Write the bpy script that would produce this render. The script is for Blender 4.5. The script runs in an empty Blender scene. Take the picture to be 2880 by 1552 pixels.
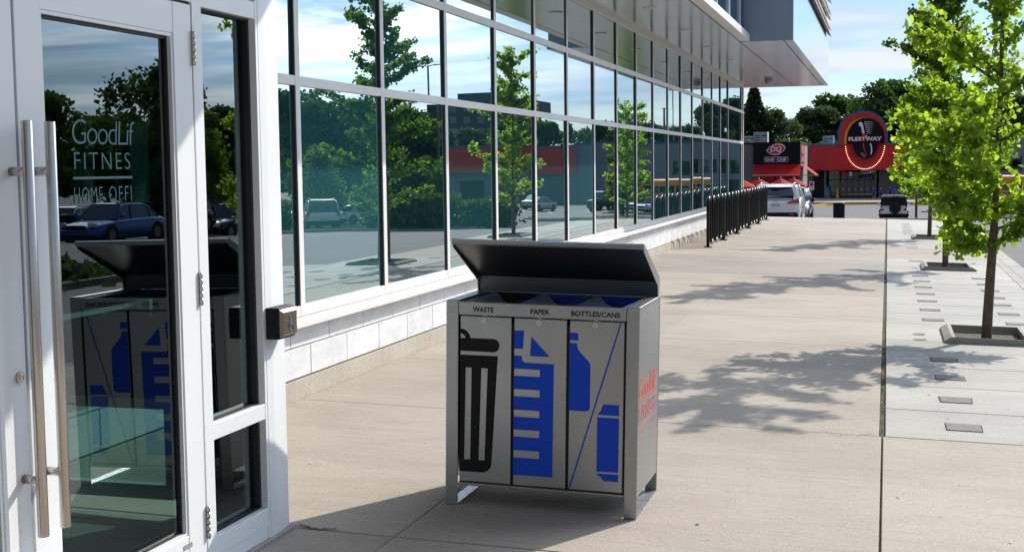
import bpy, bmesh, math, random
from mathutils import Vector, Matrix
import numpy as np
R = math.radians
PI = math.pi
C = bpy.context.scene.collection
SC = bpy.context.scene
random.seed(7)

# ---------------------------------------------------------------- camera
cam_d = bpy.data.cameras.new('camera')
cam = bpy.data.objects.new('camera', cam_d)
C.objects.link(cam)
SC.camera = cam
cam_d.sensor_fit = 'HORIZONTAL'
cam_d.sensor_width = 36.0
cam_d.lens = 3700.0 / 2880.0 * 36.0
cam_d.clip_start = 0.05
cam_d.clip_end = 5000
_r = Vector((0.9617271180228999, 0.27375656456598413, -0.0117598391314421))
_u = Vector((-0.011220948520274736, 0.08222912026157463, 0.9965502807662605))
_f = Vector((-0.27377918250603456, 0.9582774729367469, -0.08215378316480479))
cam.matrix_world = Matrix(((_r.x, _u.x, -_f.x, 0), (_r.y, _u.y, -_f.y, 0), (_r.z, _u.z, -_f.z, 1.6), (0, 0, 0, 1)))

# ---------------------------------------------------------------- sky and sun
SUN_EL, SUN_AZ = R(34.5), R(28.4)          # azimuth from +Y towards +X
w = bpy.data.worlds.new('World')
SC.world = w
w.use_nodes = True
nt = w.node_tree
nt.nodes.clear()
N = nt.nodes.new
out = N('ShaderNodeOutputWorld'); bg = N('ShaderNodeBackground')
sky = N('ShaderNodeTexSky'); sky.sky_type = 'NISHITA'; sky.sun_disc = False
sky.sun_elevation = SUN_EL; sky.sun_rotation = SUN_AZ; sky.altitude = 200
sky.air_density = 1.0; sky.dust_density = 0.3; sky.ozone_density = 2.5
tc = N('ShaderNodeTexCoord'); sep = N('ShaderNodeSeparateXYZ')
nt.links.new(tc.outputs['Generated'], sep.inputs[0])
def wm(op, a, b=None, c=None):
    n = N('ShaderNodeMath'); n.operation = op
    for i, v in enumerate((a, b, c)):
        if v is None: continue
        if isinstance(v, (int, float)): n.inputs[i].default_value = v
        else: nt.links.new(v, n.inputs[i])
    return n.outputs[0]
zz = wm('ADD', wm('MAXIMUM', sep.outputs[2], 0.0), 0.11)
cx = wm('DIVIDE', sep.outputs[0], zz); cy = wm('DIVIDE', sep.outputs[1], zz)
comb = N('ShaderNodeCombineXYZ'); nt.links.new(cx, comb.inputs[0]); nt.links.new(cy, comb.inputs[1])
mp = N('ShaderNodeMapping'); mp.inputs['Scale'].default_value = (0.42, 0.72, 1); mp.inputs['Location'].default_value = (1.3, 0.4, 0)
mp.inputs['Rotation'].default_value = (0, 0, 0.5)
nt.links.new(comb.outputs[0], mp.inputs[0])
n1 = N('ShaderNodeTexNoise'); n1.inputs['Scale'].default_value = 1.6; n1.inputs['Detail'].default_value = 9; n1.inputs['Roughness'].default_value = 0.58
n1.inputs['Distortion'].default_value = 0.6
nt.links.new(mp.outputs[0], n1.inputs[0])
cr = N('ShaderNodeValToRGB'); cr.color_ramp.elements[0].position = 0.37; cr.color_ramp.elements[1].position = 0.60
nt.links.new(n1.outputs[0], cr.inputs[0])
n2 = N('ShaderNodeTexNoise'); n2.inputs['Scale'].default_value = 2.6; n2.inputs['Detail'].default_value = 5
nt.links.new(mp.outputs[0], n2.inputs[0])
cr2 = N('ShaderNodeValToRGB')
cr2.color_ramp.elements[0].position = 0.36; cr2.color_ramp.elements[0].color = (.50, .70, .98, 1)
cr2.color_ramp.elements[1].position = 0.60; cr2.color_ramp.elements[1].color = (1.0, 1.0, 1.0, 1)
nt.links.new(n2.outputs[0], cr2.inputs[0])
# thin cloud scatters sunlight forward: bright towards the sun, darker away from it
dt = N('ShaderNodeVectorMath'); dt.operation = 'DOT_PRODUCT'; nt.links.new(tc.outputs['Generated'], dt.inputs[0])
dt.inputs[1].default_value = (math.sin(SUN_AZ) * math.cos(SUN_EL), math.cos(SUN_AZ) * math.cos(SUN_EL), math.sin(SUN_EL))
mr_ = N('ShaderNodeMapRange'); mr_.inputs[1].default_value = -.35; mr_.inputs[2].default_value = .80; mr_.inputs[3].default_value = 2.8; mr_.inputs[4].default_value = 7.8
nt.links.new(dt.outputs['Value'], mr_.inputs[0])
mr2 = N('ShaderNodeMapRange'); mr2.interpolation_type = 'SMOOTHSTEP'; mr2.inputs[1].default_value = .80; mr2.inputs[2].default_value = .93; mr2.inputs[3].default_value = 0; mr2.inputs[4].default_value = 42.0
nt.links.new(dt.outputs['Value'], mr2.inputs[0])
vs = N('ShaderNodeVectorMath'); vs.operation = 'SCALE'; nt.links.new(cr2.outputs[0], vs.inputs[0]); nt.links.new(wm('ADD', mr_.outputs[0], mr2.outputs[0]), vs.inputs['Scale'])
mx = N('ShaderNodeMix'); mx.data_type = 'RGBA'
nt.links.new(wm('MULTIPLY', cr.outputs[0], 0.93), mx.inputs[0])
tint = N('ShaderNodeVectorMath'); tint.operation = 'MULTIPLY'; tint.inputs[1].default_value = (.82, .96, 1.22); nt.links.new(sky.outputs[0], tint.inputs[0])
nt.links.new(tint.outputs[0], mx.inputs[6]); nt.links.new(vs.outputs[0], mx.inputs[7])
nt.links.new(mx.outputs[2], bg.inputs[0]); bg.inputs[1].default_value = 0.095
nt.links.new(bg.outputs[0], out.inputs[0])

sd = bpy.data.lights.new('sun', 'SUN'); sd.energy = 4.2; sd.angle = R(0.53); sd.color = (1.0, 0.93, 0.83)
so = bpy.data.objects.new('sun', sd); C.objects.link(so); so.location = (20, 40, 30)
tos = Vector((math.sin(SUN_AZ) * math.cos(SUN_EL), math.cos(SUN_AZ) * math.cos(SUN_EL), math.sin(SUN_EL)))
so.rotation_euler = tos.to_track_quat('Z', 'Y').to_euler()
SC.view_settings.view_transform = 'Standard'; SC.view_settings.look = 'None'
SC.view_settings.exposure = 0.33; SC.view_settings.gamma = 1; SC.view_settings.use_curve_mapping = False
SC.cycles.caustics_reflective = False; SC.cycles.caustics_refractive = False
SC.cycles.max_bounces = 8; SC.cycles.transparent_max_bounces = 12; SC.cycles.glossy_bounces = 5
SC.cycles.sample_clamp_indirect = 6

# ---------------------------------------------------------------- materials
def mat(name, col=(.5, .5, .5), rough=.6, metal=0., spec=.5, var=0., vscale=3., bump=0., bscale=40., emit=None, coat=0., island=0., vcol=None, stretch=None, bdist=0.01):
    m = bpy.data.materials.new(name); m.use_nodes = True
    t = m.node_tree; b = t.nodes['Principled BSDF']
    b.inputs['Base Color'].default_value = (*col, 1); b.inputs['Roughness'].default_value = rough
    b.inputs['Metallic'].default_value = metal; b.inputs['Specular IOR Level'].default_value = spec
    b.inputs['Coat Weight'].default_value = coat; b.inputs['Coat Roughness'].default_value = .03
    last = None
    co = t.nodes.new('ShaderNodeTexCoord').outputs['Object']
    if stretch:
        mpn = t.nodes.new('ShaderNodeMapping'); mpn.inputs['Scale'].default_value = stretch
        t.links.new(co, mpn.inputs[0]); co = mpn.outputs[0]
    if var or island:
        c2 = vcol or tuple(max(0, c * (1 - var)) for c in col)
        mxn = t.nodes.new('ShaderNodeMix'); mxn.data_type = 'RGBA'
        mxn.inputs[6].default_value = (*col, 1); mxn.inputs[7].default_value = (*c2, 1)
        no = t.nodes.new('ShaderNodeTexNoise'); no.inputs['Scale'].default_value = vscale; no.inputs['Detail'].default_value = 7; no.inputs['Roughness'].default_value = .6
        t.links.new(co, no.inputs[0])
        rr = t.nodes.new('ShaderNodeValToRGB'); rr.color_ramp.elements[0].position = .36; rr.color_ramp.elements[1].position = .64
        t.links.new(no.outputs[0], rr.inputs[0]); t.links.new(rr.outputs[0], mxn.inputs[0])
        last = mxn.outputs[2]
        if island:
            g = t.nodes.new('ShaderNodeNewGeometry'); hs = t.nodes.new('ShaderNodeHueSaturation')
            mr = t.nodes.new('ShaderNodeMapRange'); mr.inputs[3].default_value = 1 - island; mr.inputs[4].default_value = 1 + island
            t.links.new(g.outputs['Random Per Island'], mr.inputs[0]); t.links.new(mr.outputs[0], hs.inputs['Value'])
            t.links.new(last, hs.inputs['Color']); last = hs.outputs[0]
        t.links.new(last, b.inputs['Base Color'])
    if bump:
        no = t.nodes.new('ShaderNodeTexNoise'); no.inputs['Scale'].default_value = bscale; no.inputs['Detail'].default_value = 6
        t.links.new(co, no.inputs[0])
        bp = t.nodes.new('ShaderNodeBump'); bp.inputs['Strength'].default_value = bump; bp.inputs['Distance'].default_value = bdist
        t.links.new(no.outputs[0], bp.inputs['Height']); t.links.new(bp.outputs[0], b.inputs['Normal'])
    if emit:
        b.inputs['Emission Color'].default_value = (*emit[:3], 1); b.inputs['Emission Strength'].default_value = emit[3]
    return m

def concrete(name, col, dark, streak=.5, grain=.25):
    m = bpy.data.materials.new(name); m.use_nodes = True
    t = m.node_tree; b = t.nodes['Principled BSDF']; b.inputs['Roughness'].default_value = .85; b.inputs['Specular IOR Level'].default_value = .3
    co = t.nodes.new('ShaderNodeTexCoord').outputs['Object']
    def noise(scale, det, sc=(1, 1, 1), rough=.6):
        mpn = t.nodes.new('ShaderNodeMapping'); mpn.inputs['Scale'].default_value = sc; t.links.new(co, mpn.inputs[0])
        no = t.nodes.new('ShaderNodeTexNoise'); no.inputs['Scale'].default_value = scale; no.inputs['Detail'].default_value = det; no.inputs['Roughness'].default_value = rough
        t.links.new(mpn.outputs[0], no.inputs[0]); return no.outputs[0]
    def mixc(fac, a, bcol, lo, hi):
        rr = t.nodes.new('ShaderNodeMapRange'); rr.inputs[1].default_value = lo; rr.inputs[2].default_value = hi; t.links.new(fac, rr.inputs[0])
        mxn = t.nodes.new('ShaderNodeMix'); mxn.data_type = 'RGBA'; t.links.new(rr.outputs[0], mxn.inputs[0])
        if isinstance(a, tuple): mxn.inputs[6].default_value = (*a, 1)
        else: t.links.new(a, mxn.inputs[6])
        mxn.inputs[7].default_value = (*bcol, 1); return mxn.outputs[2]
    c = mixc(noise(.55, 8, (1, 1.6, 1), .68), col, dark, .40, .66)
    c = mixc(noise(1.6, 8, (1, 9, 1)), c, tuple(v * .72 for v in dark), .52, .52 + .5 / max(streak, .01))
    c = mixc(noise(1.3, 6, (1, 34, 1), .7), c, tuple(v * .60 for v in dark), .56, .80)
    c = mixc(noise(2.4, 5, (1, 26, 1), .7), c, tuple(min(1, v * 1.25) for v in col), .58, .84)
    fine = noise(170, 3, (1, 1, 1), .75)
    c = mixc(fine, c, tuple(v * .50 for v in dark), .50, .50 + .11 / max(grain, .01) * .5)
    c = mixc(noise(120, 2), c, tuple(min(.9, v * 1.7) for v in col), .62, .80)
    c = mixc(noise(26, 2), c, tuple(v * .35 for v in dark), .735, .76)
    g = t.nodes.new('ShaderNodeNewGeometry'); hs = t.nodes.new('ShaderNodeHueSaturation')
    mr = t.nodes.new('ShaderNodeMapRange'); mr.inputs[3].default_value = .93; mr.inputs[4].default_value = 1.05
    t.links.new(g.outputs['Random Per Island'], mr.inputs[0]); t.links.new(mr.outputs[0], hs.inputs['Value']); t.links.new(c, hs.inputs['Color'])
    t.links.new(hs.outputs[0], b.inputs['Base Color'])
    broom = noise(9, 3, (1.2, 60, 1), .5)
    ad = t.nodes.new('ShaderNodeMath'); ad.operation = 'MULTIPLY_ADD'; ad.inputs[1].default_value = .6; t.links.new(broom, ad.inputs[0]); t.links.new(fine, ad.inputs[2])
    bp = t.nodes.new('ShaderNodeBump'); bp.inputs['Strength'].default_value = .55; bp.inputs['Distance'].default_value = .0022
    t.links.new(ad.outputs[0], bp.inputs['Height']); t.links.new(bp.outputs[0], b.inputs['Normal'])
    return m

def glassmat(name, base, refl_tint, fac0, transparent=None, wob=.0):
    """coated glazing: mirror reflection over either a dark interior tint or real see-through"""
    m = bpy.data.materials.new(name); m.use_nodes = True
    t = m.node_tree; t.nodes.clear()
    o = t.nodes.new('ShaderNodeOutputMaterial'); gl = t.nodes.new('ShaderNodeBsdfGlossy'); gl.inputs['Roughness'].default_value = 0.0
    gl.inputs['Color'].default_value = (*refl_tint, 1)
    if transparent: ba = t.nodes.new('ShaderNodeBsdfTransparent'); ba.inputs[0].default_value = (*transparent, 1)
    else:
        ba = t.nodes.new('ShaderNodeBsdfDiffuse'); ba.inputs[0].default_value = (*base, 1)
        if name == 'curtain_glass':     # interior glow painted as teal haze, random strength per pane
            oi = t.nodes.new('ShaderNodeObjectInfo'); mr = t.nodes.new('ShaderNodeMapRange'); mr.inputs[3].default_value = .15; mr.inputs[4].default_value = 1.35
            vm = t.nodes.new('ShaderNodeVectorMath'); vm.operation = 'SCALE'; vm.inputs[0].default_value = base
            t.links.new(oi.outputs['Random'], mr.inputs[0]); t.links.new(mr.outputs[0], vm.inputs['Scale']); t.links.new(vm.outputs[0], ba.inputs[0])
    fr = t.nodes.new('ShaderNodeFresnel'); fr.inputs[0].default_value = 1.6
    ma = t.nodes.new('ShaderNodeMath'); ma.operation = 'MULTIPLY_ADD'; ma.inputs[1].default_value = 1 - fac0; ma.inputs[2].default_value = fac0; ma.use_clamp = True
    t.links.new(fr.outputs[0], ma.inputs[0])
    ge = t.nodes.new('ShaderNodeNewGeometry'); inv = t.nodes.new('ShaderNodeMath'); inv.operation = 'SUBTRACT'; inv.inputs[0].default_value = 1; t.links.new(ge.outputs['Backfacing'], inv.inputs[1])
    ml = t.nodes.new('ShaderNodeMath'); ml.operation = 'MULTIPLY'; t.links.new(ma.outputs[0], ml.inputs[0]); t.links.new(inv.outputs[0], ml.inputs[1]); ma = ml
    mi = t.nodes.new('ShaderNodeMixShader'); t.links.new(ma.outputs[0], mi.inputs[0]); t.links.new(ba.outputs[0], mi.inputs[1]); t.links.new(gl.outputs[0], mi.inputs[2])
    t.links.new(mi.outputs[0], o.inputs[0])
    if wob:
        co = t.nodes.new('ShaderNodeTexCoord'); mpn = t.nodes.new('ShaderNodeMapping'); mpn.inputs['Scale'].default_value = (1, .9, .55)
        t.links.new(co.outputs['Object'], mpn.inputs[0])
        no = t.nodes.new('ShaderNodeTexNoise'); no.inputs['Scale'].default_value = 1.1; no.inputs['Detail'].default_value = 1.5
        t.links.new(mpn.outputs[0], no.inputs[0])
        bp = t.nodes.new('ShaderNodeBump'); bp.inputs['Strength'].default_value = wob; bp.inputs['Distance'].default_value = .01
        t.links.new(no.outputs[0], bp.inputs['Height']); t.links.new(bp.outputs[0], gl.inputs['Normal'])
    return m

def leafmat(name, col, trans, island=.35, tf=.5):
    m = bpy.data.materials.new(name); m.use_nodes = True
    t = m.node_tree; t.nodes.clear()
    o = t.nodes.new('ShaderNodeOutputMaterial'); g = t.nodes.new('ShaderNodeNewGeometry')
    mr = t.nodes.new('ShaderNodeMapRange'); mr.inputs[3].default_value = 1 - island; mr.inputs[4].default_value = 1 + island
    t.links.new(g.outputs['Random Per Island'], mr.inputs[0])
    def hs(c):
        h = t.nodes.new('ShaderNodeHueSaturation'); h.inputs['Color'].default_value = (*c, 1); t.links.new(mr.outputs[0], h.inputs['Value']); return h.outputs[0]
    d = t.nodes.new('ShaderNodeBsdfDiffuse'); t.links.new(hs(col), d.inputs[0])
    tr = t.nodes.new('ShaderNodeBsdfTranslucent'); t.links.new(hs(trans), tr.inputs[0])
    mi = t.nodes.new('ShaderNodeMixShader'); mi.inputs[0].default_value = tf
    t.links.new(d.outputs[0], mi.inputs[1]); t.links.new(tr.outputs[0], mi.inputs[2])
    gl = t.nodes.new('ShaderNodeBsdfGlossy'); gl.inputs['Roughness'].default_value = .38; gl.inputs[0].default_value = (.8, .85, .7, 1)
    m2 = t.nodes.new('ShaderNodeMixShader'); m2.inputs[0].default_value = .035
    t.links.new(mi.outputs[0], m2.inputs[1]); t.links.new(gl.outputs[0], m2.inputs[2]); t.links.new(m2.outputs[0], o.inputs[0])
    return m

M = {}
M['walk'] = concrete('walk_concrete', (.440, .385, .322), (.350, .304, .254))
M['patch'] = concrete('patch_concrete', (.36, .33, .29), (.29, .265, .235), streak=1.2)
M['strip'] = concrete('strip_concrete', (.48, .46, .415), (.385, .372, .342))
M['curb'] = concrete('curb_concrete', (.42, .40, .36), (.34, .32, .28))
M['pit'] = concrete('pit_concrete', (.40, .375, .31), (.33, .31, .26))
M['found'] = concrete('foundation_concrete', (.54, .49, .41), (.43, .38, .31))
M['filler'] = mat('joint_filler', (.035, .028, .02), .95, var=.6, vscale=30, vcol=(.12, .09, .05), bump=.8, bscale=60)
M['paver'] = mat('paver', (.26, .25, .235), .9, var=.40, vscale=60, bump=.6, bscale=150)
M['asphalt'] = mat('asphalt', (.125, .12, .125), .9, var=.25, vscale=.35, bump=.5, bscale=30)
M['soil'] = mat('soil', (.10, .085, .06), .95, var=.5, vscale=20, bump=1, bscale=60)
M['paint_white'] = mat('paint_white', (.75, .75, .72), .7)
M['paint_yellow'] = mat('paint_yellow', (.75, .48, .04), .7, var=.2)
M['grass'] = leafmat('grass', (.05, .11, .015), (.06, .14, .01))
M['stone'] = mat('limestone', (.80, .79, .77), .75, var=.22, vscale=5, vcol=(.66, .67, .69), bump=.35, bscale=70, island=.05, stretch=(1, 1, 2.2))
M['mortar'] = mat('mortar', (.22, .20, .17), .95)
M['cap'] = mat('sill_stone', (.80, .78, .74), .6, var=.08, vscale=8)
M['alu'] = mat('anodised_aluminium', (.82, .81, .79), .40, metal=.0, spec=.5, var=.05, vscale=2)
M['alu_white'] = mat('door_aluminium', (.83, .86, .86), .30, metal=.0, var=.04, vscale=1.5)
M['gasket'] = mat('black_gasket', (.012, .013, .014), .5)
M['jamb'] = mat('jamb_grey', (.12, .14, .16), .4, metal=.3)
M['steel'] = mat('brushed_steel', (.58, .54, .49), .24, metal=1., bump=.04, bscale=50, stretch=(40, 40, .6), var=.12, vscale=4)
M['glass'] = glassmat('curtain_glass', (.024, .105, .118), (.86, .96, .98), .42, wob=.06)
M['glass_dark'] = glassmat('transom_glass', (.004, .006, .008), (.7, .8, .85), .22, wob=.03)
M['door_glass'] = glassmat('door_glass', None, (.80, .92, .95), .10, transparent=(.44, .58, .57), wob=.02)
M['vest_glass'] = glassmat('vestibule_glass', None, (.8, .9, .9), .06, transparent=(.62, .76, .74))
M['film'] = mat('frosted_film', (.030, .10, .105), .6)
M['letter'] = mat('frosted_lettering', (.05, .155, .155), .6, emit=None)
M['soffit'] = mat('soffit_metal', (.66, .66, .66), .14, metal=.5, bump=.16, bscale=1.3, stretch=(2.2, .6, 1), bdist=.02)
M['upglass'] = glassmat('upper_glass', (.01, .02, .035), (.55, .75, .95), .45, wob=.05)
M['panel_blue'] = mat('blue_grey_panel', (.27, .35, .44), .45, metal=.2, bump=.05, bscale=1.5, var=.08, vscale=.8)
M['panel_gloss'] = mat('glossy_side_panel', (.62, .64, .68), .08, metal=.75, bump=.04, bscale=1.2)
M['dark_in'] = mat('dark_interior', (.012, .013, .014), .8)
M['floor_in'] = mat('vestibule_floor', (.16, .17, .16), .6, var=.3, vscale=8)
M['bin_steel'] = mat('bin_steel', (.39, .40, .395), .34, metal=.9, bump=.03, bscale=260, var=.20, vscale=2.2, stretch=(1, 1, .45))
M['bin_dark'] = mat('bin_interior', (.02, .021, .023), .6)
M['lid_under'] = mat('lid_underside', (.075, .085, .095), .30, metal=.7, bump=.02, bscale=200)  # darker than the bin's steel: shade under the raised lid put into the colour
M['galv'] = mat('galvanised', (.50, .53, .55), .38, metal=.8, var=.4, vscale=25)
M['blackvinyl'] = mat('black_vinyl', (.006, .006, .006), .6, spec=.2)
M['bluevinyl'] = mat('blue_vinyl', (.003, .055, .50), .55, spec=.25)
M['redvinyl'] = mat('red_vinyl', (.80, .06, .03), .45)
M['blueplastic'] = mat('blue_plastic', (.012, .05, .28), .45)
M['liner'] = mat('bag_liner', (.20, .23, .30), .35, bump=.3, bscale=30)
M['blackplastic'] = mat('black_plastic', (.008, .008, .009), .55, spec=.25)
M['lock'] = mat('lock_chrome', (.62, .58, .52), .28, metal=1)
M['rack'] = mat('black_powdercoat', (.005, .005, .006), .30, spec=.22)
M['bronze'] = mat('plate_bronze', (.33, .26, .19), .32, metal=.85, var=.2, vscale=30)
M['bark'] = mat('bark', (.19, .135, .095), .9, var=.5, vscale=14, bump=1., bscale=30, stretch=(3, 3, .6), bdist=.02)
M['bark_far'] = mat('bark_far', (.09, .07, .055), .9)
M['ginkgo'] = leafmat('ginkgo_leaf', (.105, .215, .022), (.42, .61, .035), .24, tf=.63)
M['ginkgo_shade'] = leafmat('ginkgo_leaf_shade', (.055, .125, .012), (.20, .36, .015), .30, tf=.58)  # second tree's shaded side painted as a darker, less translucent leaf colour
M['leaf_dark'] = leafmat('dark_leaf', (.065, .105, .042), (.07, .12, .03), .45, tf=.4)
M['leaf_mid'] = leafmat('mid_leaf', (.062, .115, .03), (.08, .16, .02), .5, tf=.4)
M['leaf_pine'] = leafmat('pine_leaf', (.022, .045, .016), (.02, .05, .01), .5, tf=.2)
M['leaf_light'] = leafmat('light_leaf', (.09, .17, .02), (.16, .28, .02), .4, tf=.45)
M['red'] = mat('red_cladding', (.62, .012, .012), .6, var=.12, vscale=1)
M['red_aw'] = leafmat('awning_red', (.55, .015, .02), (.55, .02, .02), .0, tf=.35)
M['bluetrim'] = mat('blue_trim', (.02, .10, .24), .5)
M['yellowtrim'] = mat('yellow_trim', (.75, .38, .02), .5)
M['stucco'] = mat('grey_stucco', (.22, .195, .175), .9, var=.25, vscale=3)
M['mallgrey'] = mat('mall_grey', (.23, .25, .28), .8, var=.12, vscale=.5)
M['tower'] = mat('tower_wall', (.06, .065, .08), .8)
M['signblack'] = mat('sign_black', (.006, .007, .012), .6, spec=.15)
M['signwhite'] = mat('sign_white', (.75, .76, .80), .5)
M['signred'] = mat('sign_red', (.55, .01, .01), .5)
M['signorange'] = mat('sign_orange', (.75, .28, .03), .5)
M['signblue'] = mat('sign_blue', (.03, .18, .55), .5)
M['bulb'] = mat('bulb', (1, .8, .45), .4, emit=(1, .80, .50, 1.7))
M['entr'] = glassmat('entrance_glass', (.006, .007, .008), (.6, .65, .7), .10)
M['acgrey'] = mat('ac_grey', (.42, .46, .44), .6, var=.15, vscale=3)
M['tire'] = mat('tyre', (.012, .012, .012), .8)
M['rim'] = mat('rim', (.55, .55, .57), .3, metal=.9)
M['carglass'] = glassmat('car_glass', (.006, .009, .010), (.75, .85, .88), .16)
M['lampred'] = mat('tail_red', (.45, .008, .01), .15, coat=.6)
M['lampclear'] = mat('head_clear', (.75, .77, .8), .12, metal=.4, coat=.6)
M['plate'] = mat('licence_plate', (.72, .74, .78), .5)
M['busyellow'] = mat('bus_yellow', (.80, .33, .02), .4, coat=.3)
M['shirt'] = mat('blue_shirt', (.015, .05, .45), .8)
M['skin'] = mat('skin', (.42, .24, .16), .6)
M['hair'] = mat('hair', (.05, .03, .02), .8)
M['navy'] = mat('navy_shorts', (.015, .018, .03), .8)
M['pole'] = mat('lamp_pole_metal', (.16, .16, .16), .5, metal=.5)
_paint = {}
def paint(col, name):
    if name not in _paint: _paint[name] = mat('car_paint_' + name, col, .28, metal=.25, coat=1.)
    return _paint[name]

# ---------------------------------------------------------------- mesh builder
class MB:
    def __init__(s): s.bm = bmesh.new(); s.mi = 0; s.mats = []
    def m(s, name):
        k = M[name] if isinstance(name, str) else name
        if k not in s.mats: s.mats.append(k)
        s.mi = s.mats.index(k); return s
    def _set(s, faces):
        for f in faces: f.material_index = s.mi
    def box(s, x0, x1, y0, y1, z0, z1, bev=0, rot=None, seg=1):
        vs = [s.bm.verts.new((x, y, z)) for x in (x0, x1) for y in (y0, y1) for z in (z0, z1)]
        idx = ((0, 1, 3, 2), (4, 6, 7, 5), (0, 4, 5, 1), (2, 3, 7, 6), (0, 2, 6, 4), (1, 5, 7, 3))
        fs = [s.bm.faces.new([vs[i] for i in q]) for q in idx]
        s._set(fs)
        if rot: bmesh.ops.rotate(s.bm, cent=rot[0], matrix=rot[1], verts=vs)
        if bev:
            es = list({e for f in fs for e in f.edges})
            r = bmesh.ops.bevel(s.bm, geom=es, offset=bev, segments=seg, affect='EDGES', profile=.5)
            s._set(r['faces'])
        return s
    def hexa(s, p):
        """8 points: bottom 4 (ccw), top 4"""
        vs = [s.bm.verts.new(q) for q in p]
        fs = [s.bm.faces.new([vs[i] for i in q]) for q in ((3, 2, 1, 0), (4, 5, 6, 7), (0, 1, 5, 4), (1, 2, 6, 5), (2, 3, 7, 6), (3, 0, 4, 7))]
        s._set(fs); return s
    def poly(s, pts):
        f = s.bm.faces.new([s.bm.verts.new(p) for p in pts]); s._set([f]); return s
    def prism(s, pts, d):
        """planar outline pts extruded by vector d"""
        d = Vector(d); a = [s.bm.verts.new(p) for p in pts]; b = [s.bm.verts.new(Vector(p) + d) for p in pts]
        n = len(pts); fs = [s.bm.faces.new(a[::-1]), s.bm.faces.new(b)]
        for i in range(n): fs.append(s.bm.faces.new((a[i], a[(i + 1) % n], b[(i + 1) % n], b[i])))
        s._set(fs); return s
    def tube(s, pts, rad, n=8, cap=True, smooth=True):
        pts = [Vector(p) for p in pts]
        if not hasattr(rad, '__len__'): rad = [rad] * len(pts)
        rings = []; up = None
        for i, p in enumerate(pts):
            t = (pts[min(i + 1, len(pts) - 1)] - pts[max(i - 1, 0)]).normalized()
            if up is None: up = t.orthogonal().normalized()
            else:
                up = (up - t * up.dot(t))
                up = up.normalized() if up.length > 1e-6 else t.orthogonal().normalized()
            v = t.cross(up)
            rings.append([s.bm.verts.new(p + (up * math.cos(2 * PI * k / n) + v * math.sin(2 * PI * k / n)) * rad[i]) for k in range(n)])
        fs = []
        for a, b in zip(rings, rings[1:]):
            for k in range(n): fs.append(s.bm.faces.new((a[k], a[(k + 1) % n], b[(k + 1) % n], b[k])))
        if smooth:
            for f in fs: f.smooth = True
        if cap: fs.append(s.bm.faces.new(rings[0][::-1])); fs.append(s.bm.faces.new(rings[-1]))
        s._set(fs); return s
    def loft(s, rings, close=True, smooth=True, cap=True, matf=None):
        R_ = [[s.bm.verts.new(p) for p in r] for r in rings]; n = len(R_[0]); fs = []
        for i, (a, b) in enumerate(zip(R_, R_[1:])):
            for k in range(n if close else n - 1):
                f = s.bm.faces.new((a[k], a[(k + 1) % n], b[(k + 1) % n], b[k])); f.smooth = smooth
                f.material_index = s.mi
                if matf: f.material_index = matf(i, k)
        if cap:
            for r in (R_[0][::-1], R_[-1]):
                f = s.bm.faces.new(r); f.material_index = s.mi
        return s
    def build(s, name, parent=None, off=None, material=None, nrm=True):
        if nrm: bmesh.ops.recalc_face_normals(s.bm, faces=s.bm.faces)
        me = bpy.data.meshes.new(name); s.bm.to_mesh(me); s.bm.free()
        if material: me.materials.append(M[material] if isinstance(material, str) else material)
        for k in s.mats: me.materials.append(k)
        if off is not None: me.transform(Matrix.Translation(-Vector(off)))
        o = bpy.data.objects.new(name, me); C.objects.link(o)
        if parent: o.parent = parent
        return o

def tag(o, label=None, cat=None, group=None, kind=None):
    if label: o['label'] = label
    if cat: o['category'] = cat
    if group: o['group'] = group
    if kind: o['kind'] = kind
    return o
def thing(name, loc, label, cat, group=None, rz=0):
    o = bpy.data.objects.new(name, None); C.objects.link(o); o.location = loc; o.rotation_euler = (0, 0, rz); o.empty_display_size = .2
    return tag(o, label, cat, group)
def dup(root, loc, rz=0, label=None, group=None, scale=None, paintmap=None):
    def cp(o, par):
        c = o.copy(); C.objects.link(c); c.parent = par
        for ch in list(o.children): cp(ch, c)
        return c
    r = cp(root, None); r.location = loc; r.rotation_euler = (0, 0, rz)
    if scale: r.scale = scale
    if label: r['label'] = label
    if group: r['group'] = group
    return r
def text(body, size, material, name, parent, mtx, extrude=.001, align='LEFT', xs=1., bold=0., shear=0., space=1.):
    cu = bpy.data.curves.new(name, 'FONT'); cu.body = body; cu.size = size; cu.extrude = extrude; cu.align_x = align
    cu.offset = bold; cu.shear = shear; cu.space_character = space; cu.resolution_u = 4
    t = bpy.data.objects.new('tmp', cu); C.objects.link(t)
    dg = bpy.context.evaluated_depsgraph_get(); me = bpy.data.meshes.new_from_object(t.evaluated_get(dg)); me.name = name
    bpy.data.objects.remove(t)
    me.transform(Matrix.Diagonal((xs, 1, 1, 1))); me.transform(mtx)
    me.materials.clear(); me.materials.append(M[material])
    o = bpy.data.objects.new(name, me); C.objects.link(o); o.parent = parent
    return o
def basis(origin, xdir, ydir):
    x = Vector(xdir).normalized(); y = Vector(ydir).normalized(); z = x.cross(y); o = Vector(origin)
    return Matrix(((x.x, y.x, z.x, o.x), (x.y, y.y, z.y, o.y), (x.z, y.z, z.z, o.z), (0, 0, 0, 1)))

# ---------------------------------------------------------------- terrain
CSL = -0.022
def gz(x): return CSL * x                                   # pavement surface
_pr = ([0, 30, 38, 43, 70, 92, 140, 400, 3000], [0, 0, -.12, -.36, -1.35, -2.3, -2.45, -2.6, -3])
def zl(x, y): return -.17 - .022 * max(0, min(x, 10)) + float(np.interp(math.hypot(x, y), *_pr))

def struct(o): return tag(o, kind='structure')
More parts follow.
